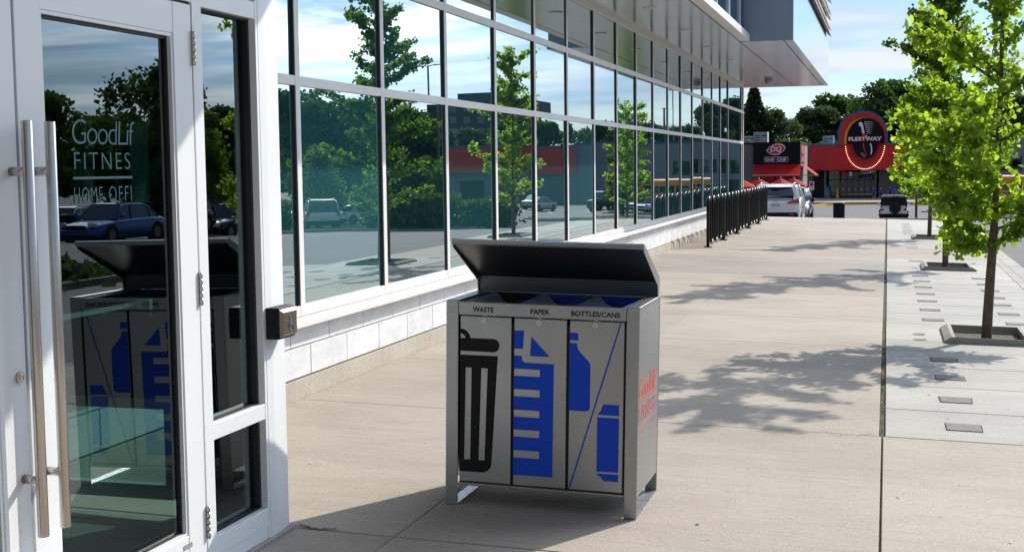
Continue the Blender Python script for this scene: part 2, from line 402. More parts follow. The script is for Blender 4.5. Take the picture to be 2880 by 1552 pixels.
# ground: one sheet to the horizon
xs = sorted(set([-3000, -900, -300, -120, -60, -30, -15, -8, -3.9] + [i * 1.5 - 3 for i in range(0, 40)] + [62, 75, 95, 130, 200, 400, 900, 3000]))
ys = sorted(set([-3000, -900, -300, -100, -40, -20, -8] + [i * 2.0 for i in range(0, 80)] + [165, 180, 210, 260, 350, 500, 900, 3000]))
b = MB().m('asphalt'); grid = {}
for i, x in enumerate(xs):
    for j, y in enumerate(ys): grid[i, j] = b.bm.verts.new((x, y, zl(x, y)))
for i in range(len(xs) - 1):
    for j in range(len(ys) - 1):
        f = b.bm.faces.new((grid[i, j], grid[i + 1, j], grid[i + 1, j + 1], grid[i, j + 1])); f.smooth = True
struct(b.build('ground'))

def slab(b, x0, x1, y0, y1, th=.14, ch=.004):
    t = [(x0 + ch, y0 + ch), (x1 - ch, y0 + ch), (x1 - ch, y1 - ch), (x0 + ch, y1 - ch)]
    o_ = [(x0, y0), (x1, y0), (x1, y1), (x0, y1)]
    rings = [[(x, y, gz(x) - th) for x, y in o_], [(x, y, gz(x) - ch) for x, y in o_], [(x, y, gz(x)) for x, y in t]]
    b.loft(rings, smooth=False)
YW = [(-7, 0), (-3, .005), (1.2, .005), (5.13, .013), (7.93, .006), (9.88, .006), (11.8, .005), (13.8, .006), (16.3, .006), (18.97, .012), (22.4, .010), (25.3, .008), (28.2, .008), (31.1, .008), (34, .008), (37.2, .008), (39.2, 0)]
b = MB().m('walk')
for (a, ga), (c, gc) in zip(YW, YW[1:]):
    b.m('patch' if a in (18.97,) else 'walk')
    slab(b, -3.734, -2.003, a + ga / 2, c - gc / 2, ch=.002); slab(b, -1.997, -.033 if a > 7.9 else -.020, a + ga / 2, c - gc / 2, ch=.002)
b.m('walk'); slab(b, -.010, 1.695, -7, 5.1); slab(b, -.010, 1.695, 5.103, 7.925)
walk = struct(b.build('sidewalk'))
# filler bed under the joints
b = MB().m('filler')
b.poly([(-3.745, -7, gz(-3.745) - .014), (1.85, -7, gz(1.85) - .014), (1.85, 39.2, gz(1.85) - .014), (-3.745, 39.2, gz(-3.745) - .014)])
fb = b.build('joint_bed', walk)
# furnishing strip
PITS = [(12.32, 13.36), (20.72, 21.72), (29.1, 30.15)]
lines = [7.93, 8.86, 9.83, 10.79, 11.72, 13.68, 14.64, 15.59, 16.5, 17.42, 18.35, 19.28, 20.2, 22.15, 23.14, 25.93, 26.85, 27.8, 28.6, 30.6, 31.5, 32.4, 33.3, 34.2, 35.1, 36.0, 37.4, 39.2]
b = MB()
for i, (a, c) in enumerate(zip(lines, lines[1:])):
    g = .007 if i % 3 else .014
    b.m('walk' if a == 23.14 else 'strip')
    pit = [p for p in PITS if a < p[0] < c]
    if pit:
        p = pit[0]; x0, x1 = .60, 1.20
        slab(b, .003, 1.695, a + g / 2, p[0] + .1, ch=.002); slab(b, .003, 1.695, p[1] - .1, c - g / 2, ch=.002)
        slab(b, .003, x0, p[0] + .1, p[1] - .1, ch=.001); slab(b, x1, 1.695, p[0] + .1, p[1] - .1, ch=.001)
    else: slab(b, .003, 1.695, a + g / 2, c - g / 2)
strip = struct(b.build('furnishing_strip'))
def inset(x0, y0, wx=.20, wy=.215):
    b = MB(); z = .0; sk = random.uniform(-.01, .01); out_ = []
    for mm, e, dz in (('filler', .008, .0022), ('paver', 0, .0045)):
        b.m(mm); b.poly([(x, y, gz(x) + dz) for x, y in ((x0 - e, y0 - e), (x0 + wx + e + sk, y0 - e), (x0 + wx + e, y0 + wy + e), (x0 - e + sk, y0 + wy + e))])
    b.build('paver_inset', strip, nrm=False)
for y in (8.24, 9.21, 10.18, 11.12, 13.98, 14.94, 15.9, 16.78, 17.69, 18.59, 19.5, 22.4, 26.1, 27.1, 27.9, 30.9, 31.8, 32.7, 33.6, 34.5, 35.4, 36.3): inset(.365, y)
for y in (13.9, 14.8, 15.75, 16.6, 17.5, 18.4, 19.3, 22.2, 26.0, 27.0, 31.0, 32.0, 33.0): inset(1.165, y)
# round valve covers beside the pit
for cx_, cy_ in ((.30, 12.45), (.30, 12.85), (.42, 21.0)):
    b = MB().m('paver'); b.poly([(cx_ + .06 * math.cos(k * PI / 8), cy_ + .06 * math.sin(k * PI / 8), gz(cx_) + .004) for k in range(16)]); b.build('valve_cover', strip, nrm=False)
# weeds in the long gap
b = MB().m('grass')
for k in range(420):
    y = random.uniform(8, 37) if k > 150 else random.uniform(8, 14); x = -.017 + random.gauss(0, .006); h_ = random.uniform(.006, .022); a = random.uniform(0, 6.3)
    b.poly([(x, y, .0 - .01), (x + .004 * math.cos(a), y + .012, -.01), (x + .012 * math.sin(a), y + random.uniform(-.02, .02), h_)])
tag(b.build('joint_weeds', nrm=False), 'thin weeds growing in the long gap beside the pale concrete strip', 'weeds', kind='stuff')
# kerb
b = MB().m('curb')
for k in range(16):
    y0 = -7 + k * 2.9; y1 = min(y0 + 2.893, 39.2)
    rings = [[(x, y, z) for x, z in ((1.70, -.2), (1.70, gz(1.7)), (1.83, gz(1.83) - .004), (1.85, gz(1.85) - .02), (1.865, -.2))] for y in (y0, y1)]
    b.loft(rings, smooth=False)
b.box(-3.745, 1.70, 39.205, 39.36, -.3, .02)
struct(b.build('curb'))
# concrete crossing band over the road and gutter
b = MB().m('curb')
for x0, x1, y0, y1 in ((1.87, 9.0, 21.9, 23.4), (1.87, 2.25, -7, 21.89), (1.87, 2.25, 23.41, 39)):
    n_ = 14
    for k in range(n_):
        for (xa, xb, ya, yb) in [(x0 + (x1 - x0) * k / n_, x0 + (x1 - x0) * (k + 1) / n_, y0, y1)] if x1 - x0 > 2 else [(x0, x1, y0 + (y1 - y0) * k / n_, y0 + (y1 - y0) * (k + 1) / n_)]:
            b.poly([(x, y, zl(x, y) + .006) for x, y in ((xa, ya), (xb, ya), (xb, yb), (xa, yb))])
struct(b.build('road_crossing', nrm=False))
# ================================================================ fitness building
BO = (-3.72, 5.0, 0.0)
B = thing('fitness_building', BO, 'glass fronted fitness building with white entrance door and long row of reflecting windows', 'building')
XF, XG = -3.72, -3.740
def bb(name, b, parent=B, **k): return b.build(name, parent, off=BO, **k)
YE = 35.74
# foundation and block wall
b = MB().m('found'); b.box(-3.9, -3.742, 5.14, YE, -.2, .211)
bb('foundation', b)
b = MB().m('mortar'); b.box(-3.9, -3.765, 5.14, YE - .005, .216, .60)
b.m('stone'); bw = .6245
for row, (z0, z1, sh) in enumerate(((.221, .424, .0), (.4285, .60, bw / 2))):
    y = 5.15 - bw + ((8.155 - 5.15 + bw * 9) % bw) + sh - (bw if sh else 0) + .0
    while y < YE:
        a, c = max(y + .002, 5.15), min(y + bw - .002, YE)
        if c - a > .03: b.box(-3.90, -3.758 - random.uniform(0, .002), a + .0025, c - .0025, z0 + .002, z1 - .002, bev=.002)
        y += bw
bb('block_wall', b)
b = MB().m('cap'); y = 5.14
while y < YE:
    c = min(y + 3.1, YE + .02); y0_ = y + .002
    prof = [(-3.84, .565), (-3.70, .565), (-3.676, .572), (-3.676, .600), (-3.69, .612), (-3.735, .632), (-3.84, .632)]
    b.loft([[(x, yy, z) for x, z in prof] for yy in (y0_, c - .002)], smooth=False); y = c
bb('window_sill', b)
# rails
for nm, z0, z1, px in (('bottom_rail', .635, .705, 0), ('middle_rail', 2.15, 2.213, .0), ('upper_rail', 2.962, 3.03, 0), ('head_rail', 3.625, 3.70, .012)):
    b = MB().m('alu'); b.box(XG - .02, XF - .002 + px, 5.14, YE - .05, z0, z1, bev=.0015); bb(nm, b)
# mullions and panes
MY = [8.005 - .068 + 1.5165 * k for k in range(-2, 18)]
MY[-1] = 35.20
mull = None
for k, y in enumerate(MY):
    b = MB().m('alu'); b.box(XG - .02, XF, y, y + .068, .636, 3.70, bev=.0015)
    b.m('gasket'); b.box(XG - .01, XG + .006, y - .010, y - .0005, .70, 3.63)
    b.m('jamb'); b.box(XG + .0061, XF - .004, y - .0025, y - .0004, .706, 3.62)
    bb('mullion', b)
b = MB().m('alu'); b.box(XG - .02, XF + .002, YE - .09, YE, .60, 3.7, bev=.0015); b.box(-8, XG - .05, YE - .06, YE, .6, 3.7); bb('corner_post', b)
edges = [5.16] + MY + [YE - .09]
for y0, y1 in zip(edges, edges[1:]):
    ya = y0 + .066
    for z0, z1 in ((.70, 2.16), (2.205, 2.97), (3.02, 3.64)):
        b = MB().m('glass'); tx = random.uniform(-.0032, .0032); tz = random.uniform(-.0018, .0018); h_ = (z1 - z0)
        d = tx * (y1 - ya)
        b.hexa([(XG - .01, ya, z0), (XG - tz * h_, ya, z0), (XG - tz * h_ + d, y1 + .004, z0), (XG - .01, y1 + .004, z0),
                (XG - .01, ya, z1), (XG + tz * h_, ya, z1), (XG + tz * h_ + d, y1 + .004, z1), (XG - .01, y1 + .004, z1)])
        bb('window_pane', b)
# shell behind the glass so that nothing shows through
b = MB().m('dark_in'); b.box(-14, -3.95, 5.2, YE - .1, -.1, 3.6); bb('inner_core', b)

# ---------------- entrance vestibule, plane X = -2.46
XD = -2.46
GD = -.02
def zg(x): return gz(x)
b = MB().m('alu_white')
# corner column with an angled flank
b.loft([[(XD, 4.905, z), (XD, 4.962, z), (XD - .012, 5.10, z), (XD - .03, 5.125, z), (XD - .12, 5.125, z), (XD - .12, 4.905, z)] for z in (.075, 3.66)], smooth=False)
bb('corner_column', b)
b = MB().m('curb'); b.box(XD - .14, XD + .012, 4.35, 5.135, .02, .074, bev=.004); b.box(XD - .14, XD + .010, 1.0, 4.349, .02, .05, bev=.004); bb('threshold', b)
# frame around the door and side light
b = MB().m('alu_white')
b.box(XD - .11, XD, 4.378, 4.447, .075, 3.6, bev=.0015)            # hinge jamb
b.box(XD - .11, XD - .001, 4.884, 4.9035, .075, 3.6, bev=.001)
b.box(XD - .11, XD - .002, 4.4475, 4.8835, 2.207, 2.276, bev=.001)  # head of side light
b.box(XD - .11, XD - .002, 4.4475, 4.8835, .577, .640, bev=.001)   # middle rail
b.box(XD - .11, XD - .002, 4.4475, 4.8835, .128, .203, bev=.001)
b.box(XD - .11, XD - .004, 4.4475, 4.8835, .075, .1265, bev=.001)
b.box(XD - .11, XD, 1.20, 4.3775, 2.216, 2.30, bev=.0015)          # head above doors
b.box(XD - .11, XD, 1.12, 1.19, .05, 3.6, bev=.0015)
b.box(XD - .11, XD, 1.0, 5.10, 3.6, 3.665)
bb('entrance_frame', b)
b = MB().m('gasket')
for (y0, y1, z0, z1) in ((4.4475, 4.8835, 2.276, 2.282),):
    b.box(XD - .10, XD - .03, y0, y1, z0, z1)
b.box(XD - .08, XD - .03, 4.868, 4.8836, .205, .575); b.box(XD - .08, XD - .03, 4.868, 4.8836, .642, 2.205)
b.box(XD - .06, XD - .03, 4.448, 4.8835, 2.199, 2.2065)
b.box(XD - .06, XD - .03, 4.448, 4.868, .2035, .208); b.box(XD - .06, XD - .03, 4.448, 4.868, .6405, .646)
bb('glazing_gasket', b)
for (y0, y1, z0, z1, g) in ((4.448, 4.87, .206, .576, 'door_glass'), (4.448, 4.87, .644, 2.20, 'door_glass'), (4.4475, 4.8835, 2.28, 3.6, 'glass_dark'), (1.195, 4.3775, 2.302, 3.6, 'glass_dark')):
    b = MB().m(g); b.box(XD - .060, XD - .052, y0, y1, z0, z1); bb('side_light_pane', b)

def door(y0, y1, right):
    b = MB().m('alu_white'); z0, z1 = .055, 2.205
    for (a, c, p, q) in ((y0, y0 + .125, z0, z1), (y1 - .125, y1, z0, z1), (y0 + .1255, y1 - .1255, 2.092, z1), (y0 + .1255, y1 - .1255, z0, .262)):
        b.box(XD - .045, XD + (.0 if a in (y0,) or c == y1 else -.0015), a, c, p, q, bev=.0015)
    # glazing bead
    for (a, c, p, q) in ((y0 + .1257, y0 + .137, .2625, 2.0915), (y1 - .137, y1 - .1257, .2625, 2.0915), (y0 + .1375, y1 - .1375, 2.080, 2.0915), (y0 + .1375, y1 - .1375, .2625, .274)):
        b.box(XD - .040, XD - .005, a, c, p, q)
    d = bb('door', b)
    b = MB().m('gasket')
    for (a, c, p, q) in ((y0 + .1375, y0 + .141, .275, 2.079), (y1 - .147, y1 - .1375, .275, 2.079), (y0 + .1375, y1 - .1375, 2.070, 2.0795), (y0 + .1375, y1 - .1375, .2745, .280)):
        b.box(XD - .036, XD - .020, a, c, p, q)
    b.build('glass_gasket', d, off=BO)
    b = MB().m('door_glass'); b.box(XD - .036, XD - .030, y0 + .14, y1 - .14, .278, 2.075); b.build('door_glass', d, off=BO)
    # pull handle
    yh = y0 + .066 if right else y1 - .032
    b = MB().m('steel'); xs_ = XD + .060
    z0h, z1h = .525, 1.752
    b.tube([(xs_, yh, z0h), (xs_, yh, z0h + .002), (xs_, yh, z1h - .002), (xs_, yh, z1h)], [.0155, .0165, .0165, .0155], n=24)
    for zm in (1.605, .695): b.tube([(XD - .001, yh, zm), (xs_, yh, zm)], .0135, n=20)
    b.build('pull_handle', d, off=BO)
    return d
dR = door(3.346, 4.368, True); dR['label'] = 'white door with frosted lettering on its glass'
dL = door(2.312, 3.334, False)
b = MB().m('gasket'); b.box(XD - .04, XD - .012, 3.334, 3.346, .06, 2.205); b.box(XD - .04, XD - .012, 4.368, 4.378, .06, 2.205); b.box(XD - .04, XD - .012, 2.31, 4.378, 2.205, 2.216); bb('door_gap_seal', b)
b = MB().m('lock'); b.tube([(XD - .001, 3.300, 1.0), (XD + .010, 3.300, 1.0)], .0165, n=24); b.tube([(XD + .010, 3.300, 1.0), (XD + .013, 3.300, 1.0)], .011, n=20)
b.m('gasket'); b.box(XD + .0131, XD + .0136, 3.2985, 3.3015, .994, 1.006); b.build('lock_cylinder', dL, off=BO)
for z0 in (1.988, 1.105, .220):
    b = MB().m('steel'); n_ = 5; hh = .122
    for k in range(n_):
        b.tube([(XD + .007, 4.372, z0 + hh * k / n_ + .0003), (XD + .007, 4.372, z0 + hh * (k + 1) / n_ - .0003)], .0075, n=12)
    b.tube([(XD + .007, 4.372, z0 - .003), (XD + .007, 4.372, z0)], .006, n=10); b.box(XD, XD + .002, 4.366, 4.378, z0, z0 + hh)
    b.build('hinge', dR, off=BO)
# frosted lettering
XT = XD - .0285
def dtext(body, y, z, wy, hz, capchar, **k):
    o = text(body, .1, 'letter', 'lettering', dR, Matrix.Identity(4), extrude=.0004, **k)
    v = np.array([tuple(q.co) for q in o.data.vertices]); mn = v.min(0); mxx = v.max(0)
    o.data.transform(Matrix.Translation((-mn[0], 0, 0))); o.data.transform(Matrix.Diagonal((wy / (mxx[0] - mn[0]), hz / .0729, 1, 1)))
    o.data.transform(Matrix.Translation(-Vector(BO)) @ basis((XT, y, z), (0, 1, 0), (0, 0, 1)))
dtext('GoodLif', 3.652, 1.690, .362, .086, 'G', bold=-.0014, shear=.10, space=.84)
dtext('FITNES', 3.658, 1.609, .322, .060, 'F', bold=-.0012, space=1.25)
dtext('HOME', 3.652, 1.501, .158, .056, 'H', bold=-.0014, space=1.2)
dtext('OFFI', 3.846, 1.501, .136, .056, 'O', bold=-.0014, space=1.2)
b = MB().m('film'); b.box(XD - .062, XD - .060, 4.035, 4.150, 1.490, 1.772); b.build('frosted_film', dR, off=BO)
b = MB().m('letter'); b.box(XT - .0004, XT + .0004, 3.648, 3.990, 1.578, 1.586); b.build('lettering_rule', dR, off=BO)
b = MB().m(mat('notice_board', (.03, .085, .09), .5)); b.box(XD - .30, XD - .296, 4.06, 4.17, 1.49, 1.79); bb('notice_panel', b)
# small sticker at the foot of the door
b = MB().m(mat('sticker', (.42, .36, .34), .6, var=.4, vscale=200)); b.box(XD + .0001, XD + .0006, 4.20, 4.262, .218, .236); b.build('warning_sticker', dR, off=BO)
b = MB().m('cap'); b.box(XD - .115, XD - .10, 3.48, 4.12, 1.125, 1.140); b.m('alu'); b.box(XD - .10, XD - .046, 3.48, 3.51, 1.115, 1.15); b.box(XD - .10, XD - .046, 4.10, 4.12, 1.115, 1.15); b.build('push_bar', dR, off=BO)
# inside of the vestibule
b = MB().m('floor_in'); b.box(-9, XD - .09, .0, 5.14, -.05, .045); bb('vestibule_floor', b)
b = MB().m('dark_in'); b.box(-9.1, -9.0, -1, 6, 0, 3.6); b.box(-9, XD - .1, -1.1, -1, 0, 3.6); b.box(-9, XD - .1, 0, 5.13, 3.5, 3.6); bb('inner_wall', b)
b = MB().m('dark_in'); b.box(-3.018, XD - .125, 5.10, 5.135, .0, 3.6); b.box(-3.0595, -3.0185, 5.10, 5.134, .6005, 3.6); b.box(-9, -3.06, 5.10, 5.132, .60, 3.6); bb('return_wall', b)
b = MB().m('cap'); b.box(-3.74, -3.02, 5.09, 5.14, .555, .60); b.box(-3.74, -3.02, 5.09, 5.14, .150, .215); b.box(-3.06, -3.02, 5.09, 5.14, .2155, .5545); bb('return_frame', b)
b = MB().m('vest_glass'); b.box(-3.74, -3.06, 5.110, 5.116, .2155, .5545); bb('return_pane', b)
b = MB().m('mortar'); b.box(-9, -3.76, 5.10, 5.135, -.05, .6); bb('return_plinth', b)
# ---------------- soffit, upper floor, sun blades
ZS = 3.70
b = MB().m('soffit')
def panels(x0, x1, y0, y1, pitch, zt=ZS):
    y = y0
    while y < y1 - .05:
        c = min(y + pitch, y1); b.box(x0, x1, y + .006, c - .006, zt, zt + .05); y = c
panels(-3.90, -2.475, -4, 36.8, 1.53)
panels(-2.455, -1.745, 23.03, 36.8, 3.06); panels(-1.725, -1.57, 23.03, 36.8, 3.06)
panels(-2.475 + .02, -.2, -4, 6.85, 1.53)
bb('soffit_panels', b)
b = MB().m('gasket'); b.box(-3.9, -.2, -4, 6.85, ZS + .052, ZS + .1); b.box(-3.9, -2.47, 6.86, 36.8, ZS + .052, ZS + .1); b.box(-2.469, -1.59, 23.12, 36.8, ZS + .052, ZS + .1); bb('soffit_backing', b)
b = MB().m('alu')
b.box(-2.455, -2.29, 6.86, 22.98, ZS, ZS + .12, bev=.004); bb('fascia', b)
b = MB().m('alu'); b.box(-3.9, -1.57, 36.8, 36.86, ZS, ZS + .3); bb('end_fascia', b)
b = MB().m('upglass'); b.box(-2.50, -2.40, 6.9, 23.0, ZS + .125, 9); bb('upper_window_wall', b)
b = MB().m('alu')
for k in range(11): b.box(-2.4, -2.37, 6.9 + 1.53 * k, 6.95 + 1.53 * k, ZS + .125, 9)
bb('upper_mullions', b)
b = MB().m('panel_blue'); b.box(-2.50, -1.5685, 23.022, 23.098, ZS - .002, 9); bb('upper_end_panel', b)
b = MB().m('panel_gloss'); z = ZS
for k in range(9): b.box(-1.62, -1.566, 23.10 + k * 1.522, 23.10 + (k + 1) * 1.522 - .012, ZS - .003, 4.84)
bb('upper_side_panel', b)
b = MB().m('panel_blue'); b.box(-3.9, -1.63, 23.11, 36.8, ZS + .11, 9); b.box(-8, -2.51, 4, 36.8, ZS + .11, 9); bb('upper_core', b)
b = MB().m('gasket'); b.box(-1.63, -1.60, 23.11, 36.0, 4.841, 9); bb('upper_reveal', b)
for z in (4.98, 5.13, 5.40, 5.55, 5.86, 6.02):
    b = MB().m('cap'); b.hexa([(-1.60, 23.3, z + .09), (-1.49, 23.3, z), (-1.49, 36.85, z), (-1.60, 36.85, z + .09), (-1.60, 23.3, z + .115), (-1.485, 23.3, z + .022), (-1.485, 36.85, z + .022), (-1.60, 36.85, z + .115)])
    bb('sun_blade', b)
for y in (8.5, 11.5, 14.5, 17.63, 20.7, 23.7, 26.9, 30.0, 33.1):
    b = MB().m('signwhite'); n_ = 20
    rg = lambda r, z: [(-3.085 + r * math.cos(2 * PI * k / n_), y + r * math.sin(2 * PI * k / n_), z) for k in range(n_)]
    b.loft([rg(.095, ZS - .001), rg(.095, ZS - .008), rg(.072, ZS - .008)], cap=False)
    b.m('lock'); b.loft([rg(.072, ZS - .0075), rg(.05, ZS + .03)], cap=True)
    bb('downlight', b)
b = MB().m('acgrey'); b.tube([(-2.86, 33.3, ZS), (-2.86, 33.3, ZS - .07)], .10, n=16)
b.tube([(-2.86, 33.3, ZS - .07), (-2.86, 33.3, ZS - .11), (-2.86, 33.3, ZS - .13)], [.09, .07, .02], n=16); bb('soffit_camera', b)

# ================================================================ push plate box
PO = (XD, 4.975, .985)
T = thing('push_plate_box', PO, 'small black box with steel wheelchair push plate on the white column', 'door button')
b = MB().m('blackplastic'); b.box(XD + .0008, XD + .062, 4.902, 5.052, .905, 1.035, bev=.003); b.build('housing', T, off=PO)
b = MB().m('bronze'); y0, y1, z0, z1 = 4.906, 5.048, .912, 1.028; xa, xb = XD + .0625, XD + .075
b.loft([[(xa, y0, z0), (xa, y1, z0), (xa, y1, z1), (xa, y0, z1)], [(xb, y0 + .013, z0 + .011), (xb, y1 - .004, z0 + .011), (xb, y1 - .004, z1 - .013), (xb, y0 + .013, z1 - .013)]], smooth=False)
pl = b.build('push_plate', T, off=PO)
b = MB().m('bluetrim'); xp = XD + .0755; yc, zc = 4.985, .955
def arc(cy_, cz_, r, a0, a1, n=14): return [(xp, cy_ + r * math.cos(R(a0 + (a1 - a0) * k / n)), cz_ + r * math.sin(R(a0 + (a1 - a0) * k / n))) for k in range(n + 1)]
b.tube(arc(yc, zc, .020, 120, 360), .0018, n=6)
b.tube([(xp, yc - .008, zc + .036), (xp, yc - .006, zc + .004), (xp, yc + .016, zc + .004), (xp, yc + .026, zc - .019), (xp, yc + .032, zc - .017)], .0021, n=6)
b.tube([(xp, yc - .007, zc + .020), (xp, yc + .010, zc + .019)], .0018, n=6)
b.tube([(xp - .001, yc - .007, zc + .044), (xp + .001, yc - .007, zc + .044)], .0062, n=14)
b.build('wheelchair_symbol', pl, off=PO)

# ================================================================ recycling station
BX, BY = -1.515, 5.975
BIN = thing('recycling_station', (BX, BY, gz(BX)), 'steel three stream recycling station with its lid raised on the pavement', 'recycling bin')
BIN.rotation_euler = (0, .022, 0)
Wd, Dp, Ht = .45, .275, .955
def bn(name, b, parent=BIN): return b.build(name, parent)
for s in (-1, 1):
    b = MB().m('bin_steel'); xo = s * Wd; xi = s * (Wd - .058); x0, x1 = min(xo, xi), max(xo, xi)
    b.box(x0, x1, -Dp, -Dp + .012, .0, Ht, bev=.003); b.box(x0, x1, Dp - .012, Dp, .0, Ht, bev=.003)
    b.box(x0, x1, -Dp + .0125, Dp - .0125, Ht - .012, Ht, bev=.002)
    xp0, xp1 = (xo - .0105, xo - .0015) if s > 0 else (xo + .0015, xo + .0105)
    b.box(xp0, xp1, -Dp + .0125, Dp - .0125, .098, Ht - .0125)
    sf = bn('side_frame', b)
    b = MB().m('galv'); b.box(x0 + .002, x1 - .002, -Dp + .0125, Dp - .0125, .0, .006); bo = b.build('base_strip', sf)
b = MB().m('bin_steel'); b.box(-.391, .391, -Dp + .002, Dp - .004, .890, .894); b.box(-.391, .391, -Dp + .0005, -Dp + .012, .8925, .950, bev=.003)
bn('header_panel', b)
b = MB().m('bin_steel'); b.box(-.391, .391, -Dp + .003, Dp - .02, .096, .108, bev=.003); bn('bottom_panel', b)
b = MB().m('bin_dark'); b.box(-.388, .388, -Dp + .022, Dp - .012, .1085, .86); bn('inner_body', b)
b = MB().m('bin_steel'); b.box(-.391, .391, Dp - .0115, Dp - .001, .109, .889); bn('back_panel', b)
HX = ((-.386, -.1365), (-.1285, .1225), (.1305, .386))
doors = []
for x0, x1 in HX:
    b = MB().m('bin_steel'); b.box(x0 + .003, x1 - .003, -Dp + .004, -Dp + .018, .115, .885, bev=.0025); d = bn('bin_door', b); doors.append(d)
    xl = (x0 + x1) / 2 - .006
    b = MB().m('lock'); b.tube([(xl, -Dp + .005, .867), (xl, -Dp - .002, .867)], .0115, n=24); b.tube([(xl, -Dp - .002, .867), (xl, -Dp - .0035, .867)], .0085, n=20)
    b.m('gasket'); b.box(xl - .0012, xl + .0012, -Dp - .0041, -Dp - .0036, .862, .872)
    b.build('lock', d)
    b = MB().m('galv'); b.box(xl - .006, xl + .012, -Dp + .002, -Dp + .0038, .8855, .8895); b.build('latch_tab', d)
# decals
YD = -Dp + .0040 - .0008
def decal(door_, name, m_, polys):
    b = MB().m(m_)
    for p in polys: b.prism([(x, YD, z) for x, z in p], (0, .0006, 0))
    return b.build(name, door_)
def arcp(cx_, cz_, r, a0, a1, n=8, rz_=None): return [(cx_ + r * math.cos(R(a0 + (a1 - a0) * k / n)), cz_ + (rz_ or r) * math.sin(R(a0 + (a1 - a0) * k / n))) for k in range(n + 1)]
L = -.388 + .006
lid = [(L, .723), (-.222, .723)] + arcp(-.222, .7505, .0275, -90, 90, 10)[1:-1] + [(-.222, .784), (L, .782)]
lid = [(L, .723)] + arcp(-.225, .7535, .031, -90, 90, 12) + [(L, .7825)]
hand = [(L, .826)] + arcp(L, .776, .050, 90, 8, 8)[0:] + [(L + .026, .783)] + arcp(L, .776, .027, 15, 90, 6)
bodyp = [(L, .705), (-.202, .706), (-.2275, .215)] + [(-.2285 - .046 * (1 - math.cos(R(a))), .208 - .046 * math.sin(R(a))) for a in (0, 15, 30, 45, 60, 75, 90)] + [(L, .162)]
# body with two slots: build as strips
def tx(z): return -.202 + (-.2275 + .202) * (.706 - z) / (.706 - .215)
s1 = [(-.355, .647), (-.327, .647), (-.331, .219), (-.360, .219)]; s2 = [(-.280, .647), (-.250, .647), (-.262, .219), (-.290, .219)]
body_parts = [[(L, .647), (tx(.647), .647), (-.202, .706), (L, .705)],
              [(L, .219), (-.360, .219), (-.355, .647), (L, .647)],
              [(-.331, .219), (-.290, .219), (-.280, .647), (-.327, .647)],
              [(-.262, .219), (tx(.219), .219), (tx(.647), .647), (-.250, .647)],
              [(L, .162), (-.2745, .162)] + [(-.2285 - .046 * (1 - math.cos(R(a))), .208 - .046 * math.sin(R(a))) for a in (75, 60, 45, 30, 15, 0)] + [(tx(.219), .219), (L, .219)]]
decal(doors[0], 'waste_symbol', 'blackvinyl', [lid, hand] + body_parts)
L = -.1285 + .004
pb = [[(L, .828), (-.078, .828), (-.084, .745), (L, .745)], [(-.044, .803), (.042, .715), (-.050, .714)],
      [(L, .713), (-.088, .713), (-.088, .695), (-.075, .683), (.0625, .683), (.0625, .653), (L, .653)],
      [(L, .244), (.0610, .244), (.0610, .164), (L, .163)]]
gaps = [(.653, .621), (.560, .527), (.465, .433), (.373, .341), (.278, .244)]
for (a, c), (e, f) in zip(gaps, gaps[1:]): pb.append([(L, c), (-.003, c), (-.003, e), (L, e)])
pb.append([(-.003, .244), (.0612, .244), (.0625, .653), (-.003, .653)])
decal(doors[1], 'paper_symbol', 'bluevinyl', pb)
L = .1305 + .003
bp_ = [[(L, .796), (.173, .796), (.173, .823), (.166, .830), (L, .830)],
       [(L, .477)] + arcp(.2105, .4975, .0205, -90, 0, 6) + [(.2305, .680), (.227, .697), (.174, .753), (.166, .783), (L, .783)],
       [(.362, .880), (.369, .880), (.1435, .119), (.136, .119)],
       [(.364, .465), (.266, .465), (.283, .487), (.285, .498), (.290, .503), (.287, .508), (.292, .513), (.364, .514)],
       [(.265, .207), (.365, .208), (.364, .454), (.265, .454)],
       [(.365, .166), (.303, .165), (.292, .171), (.284, .183), (.272, .188), (.265, .197), (.365, .199)]]
decal(doors[2], 'bottle_and_can_symbol', 'bluevinyl', bp_)
for wd, x, wx in (('WASTE', -.322, .100), ('PAPER', -.049, .089), ('BOTTLES/CANS', .140, .222)):
    o = text(wd, .031, 'blackvinyl', 'stream_name', BIN, Matrix.Identity(4), extrude=.0004, bold=.0009)
    wb = max(v.co.x for v in o.data.vertices) - min(v.co.x for v in o.data.vertices); mn = min(v.co.x for v in o.data.vertices)
    o.data.transform(Matrix.Translation((-mn, 0, 0))); o.data.transform(Matrix.Diagonal((wx / wb, 1, 1, 1)))
    o.data.transform(basis((x, -Dp - .0003, .9065), (1, 0, 0), (0, 0, 1)))
# red club lettering on the right hand side panel
def stext(body, y, z, size, wy, hz, **k):
    o = text(body, size, 'redvinyl', 'side_lettering', BIN, Matrix.Identity(4), extrude=.0004, **k)
    v = np.array([tuple(q.co) for q in o.data.vertices]); mn = v.min(0); mxx = v.max(0)
    o.data.transform(Matrix.Translation((-mn[0], -mn[1], 0))); o.data.transform(Matrix.Diagonal((wy / (mxx[0] - mn[0]), hz / (mxx[1] - mn[1]), 1, 1)))
    o.data.transform(basis((Wd - .0009, y, z), (0, 1, 0), (0, 0, 1))); return o
stext('GoodLife', 5.735 - BY, .527, .1, .43, .106, bold=-.0006, shear=.18, space=.93)
stext('FITNESS', 5.728 - BY, .434, .08, .43, .066, bold=-.0013, shear=.12, space=1.15)
b = MB().m('redvinyl'); b.box(Wd - .0012, Wd - .0005, 5.708 - BY, 6.165 - BY, .408, .411); b.build('side_lettering_rule', BIN)
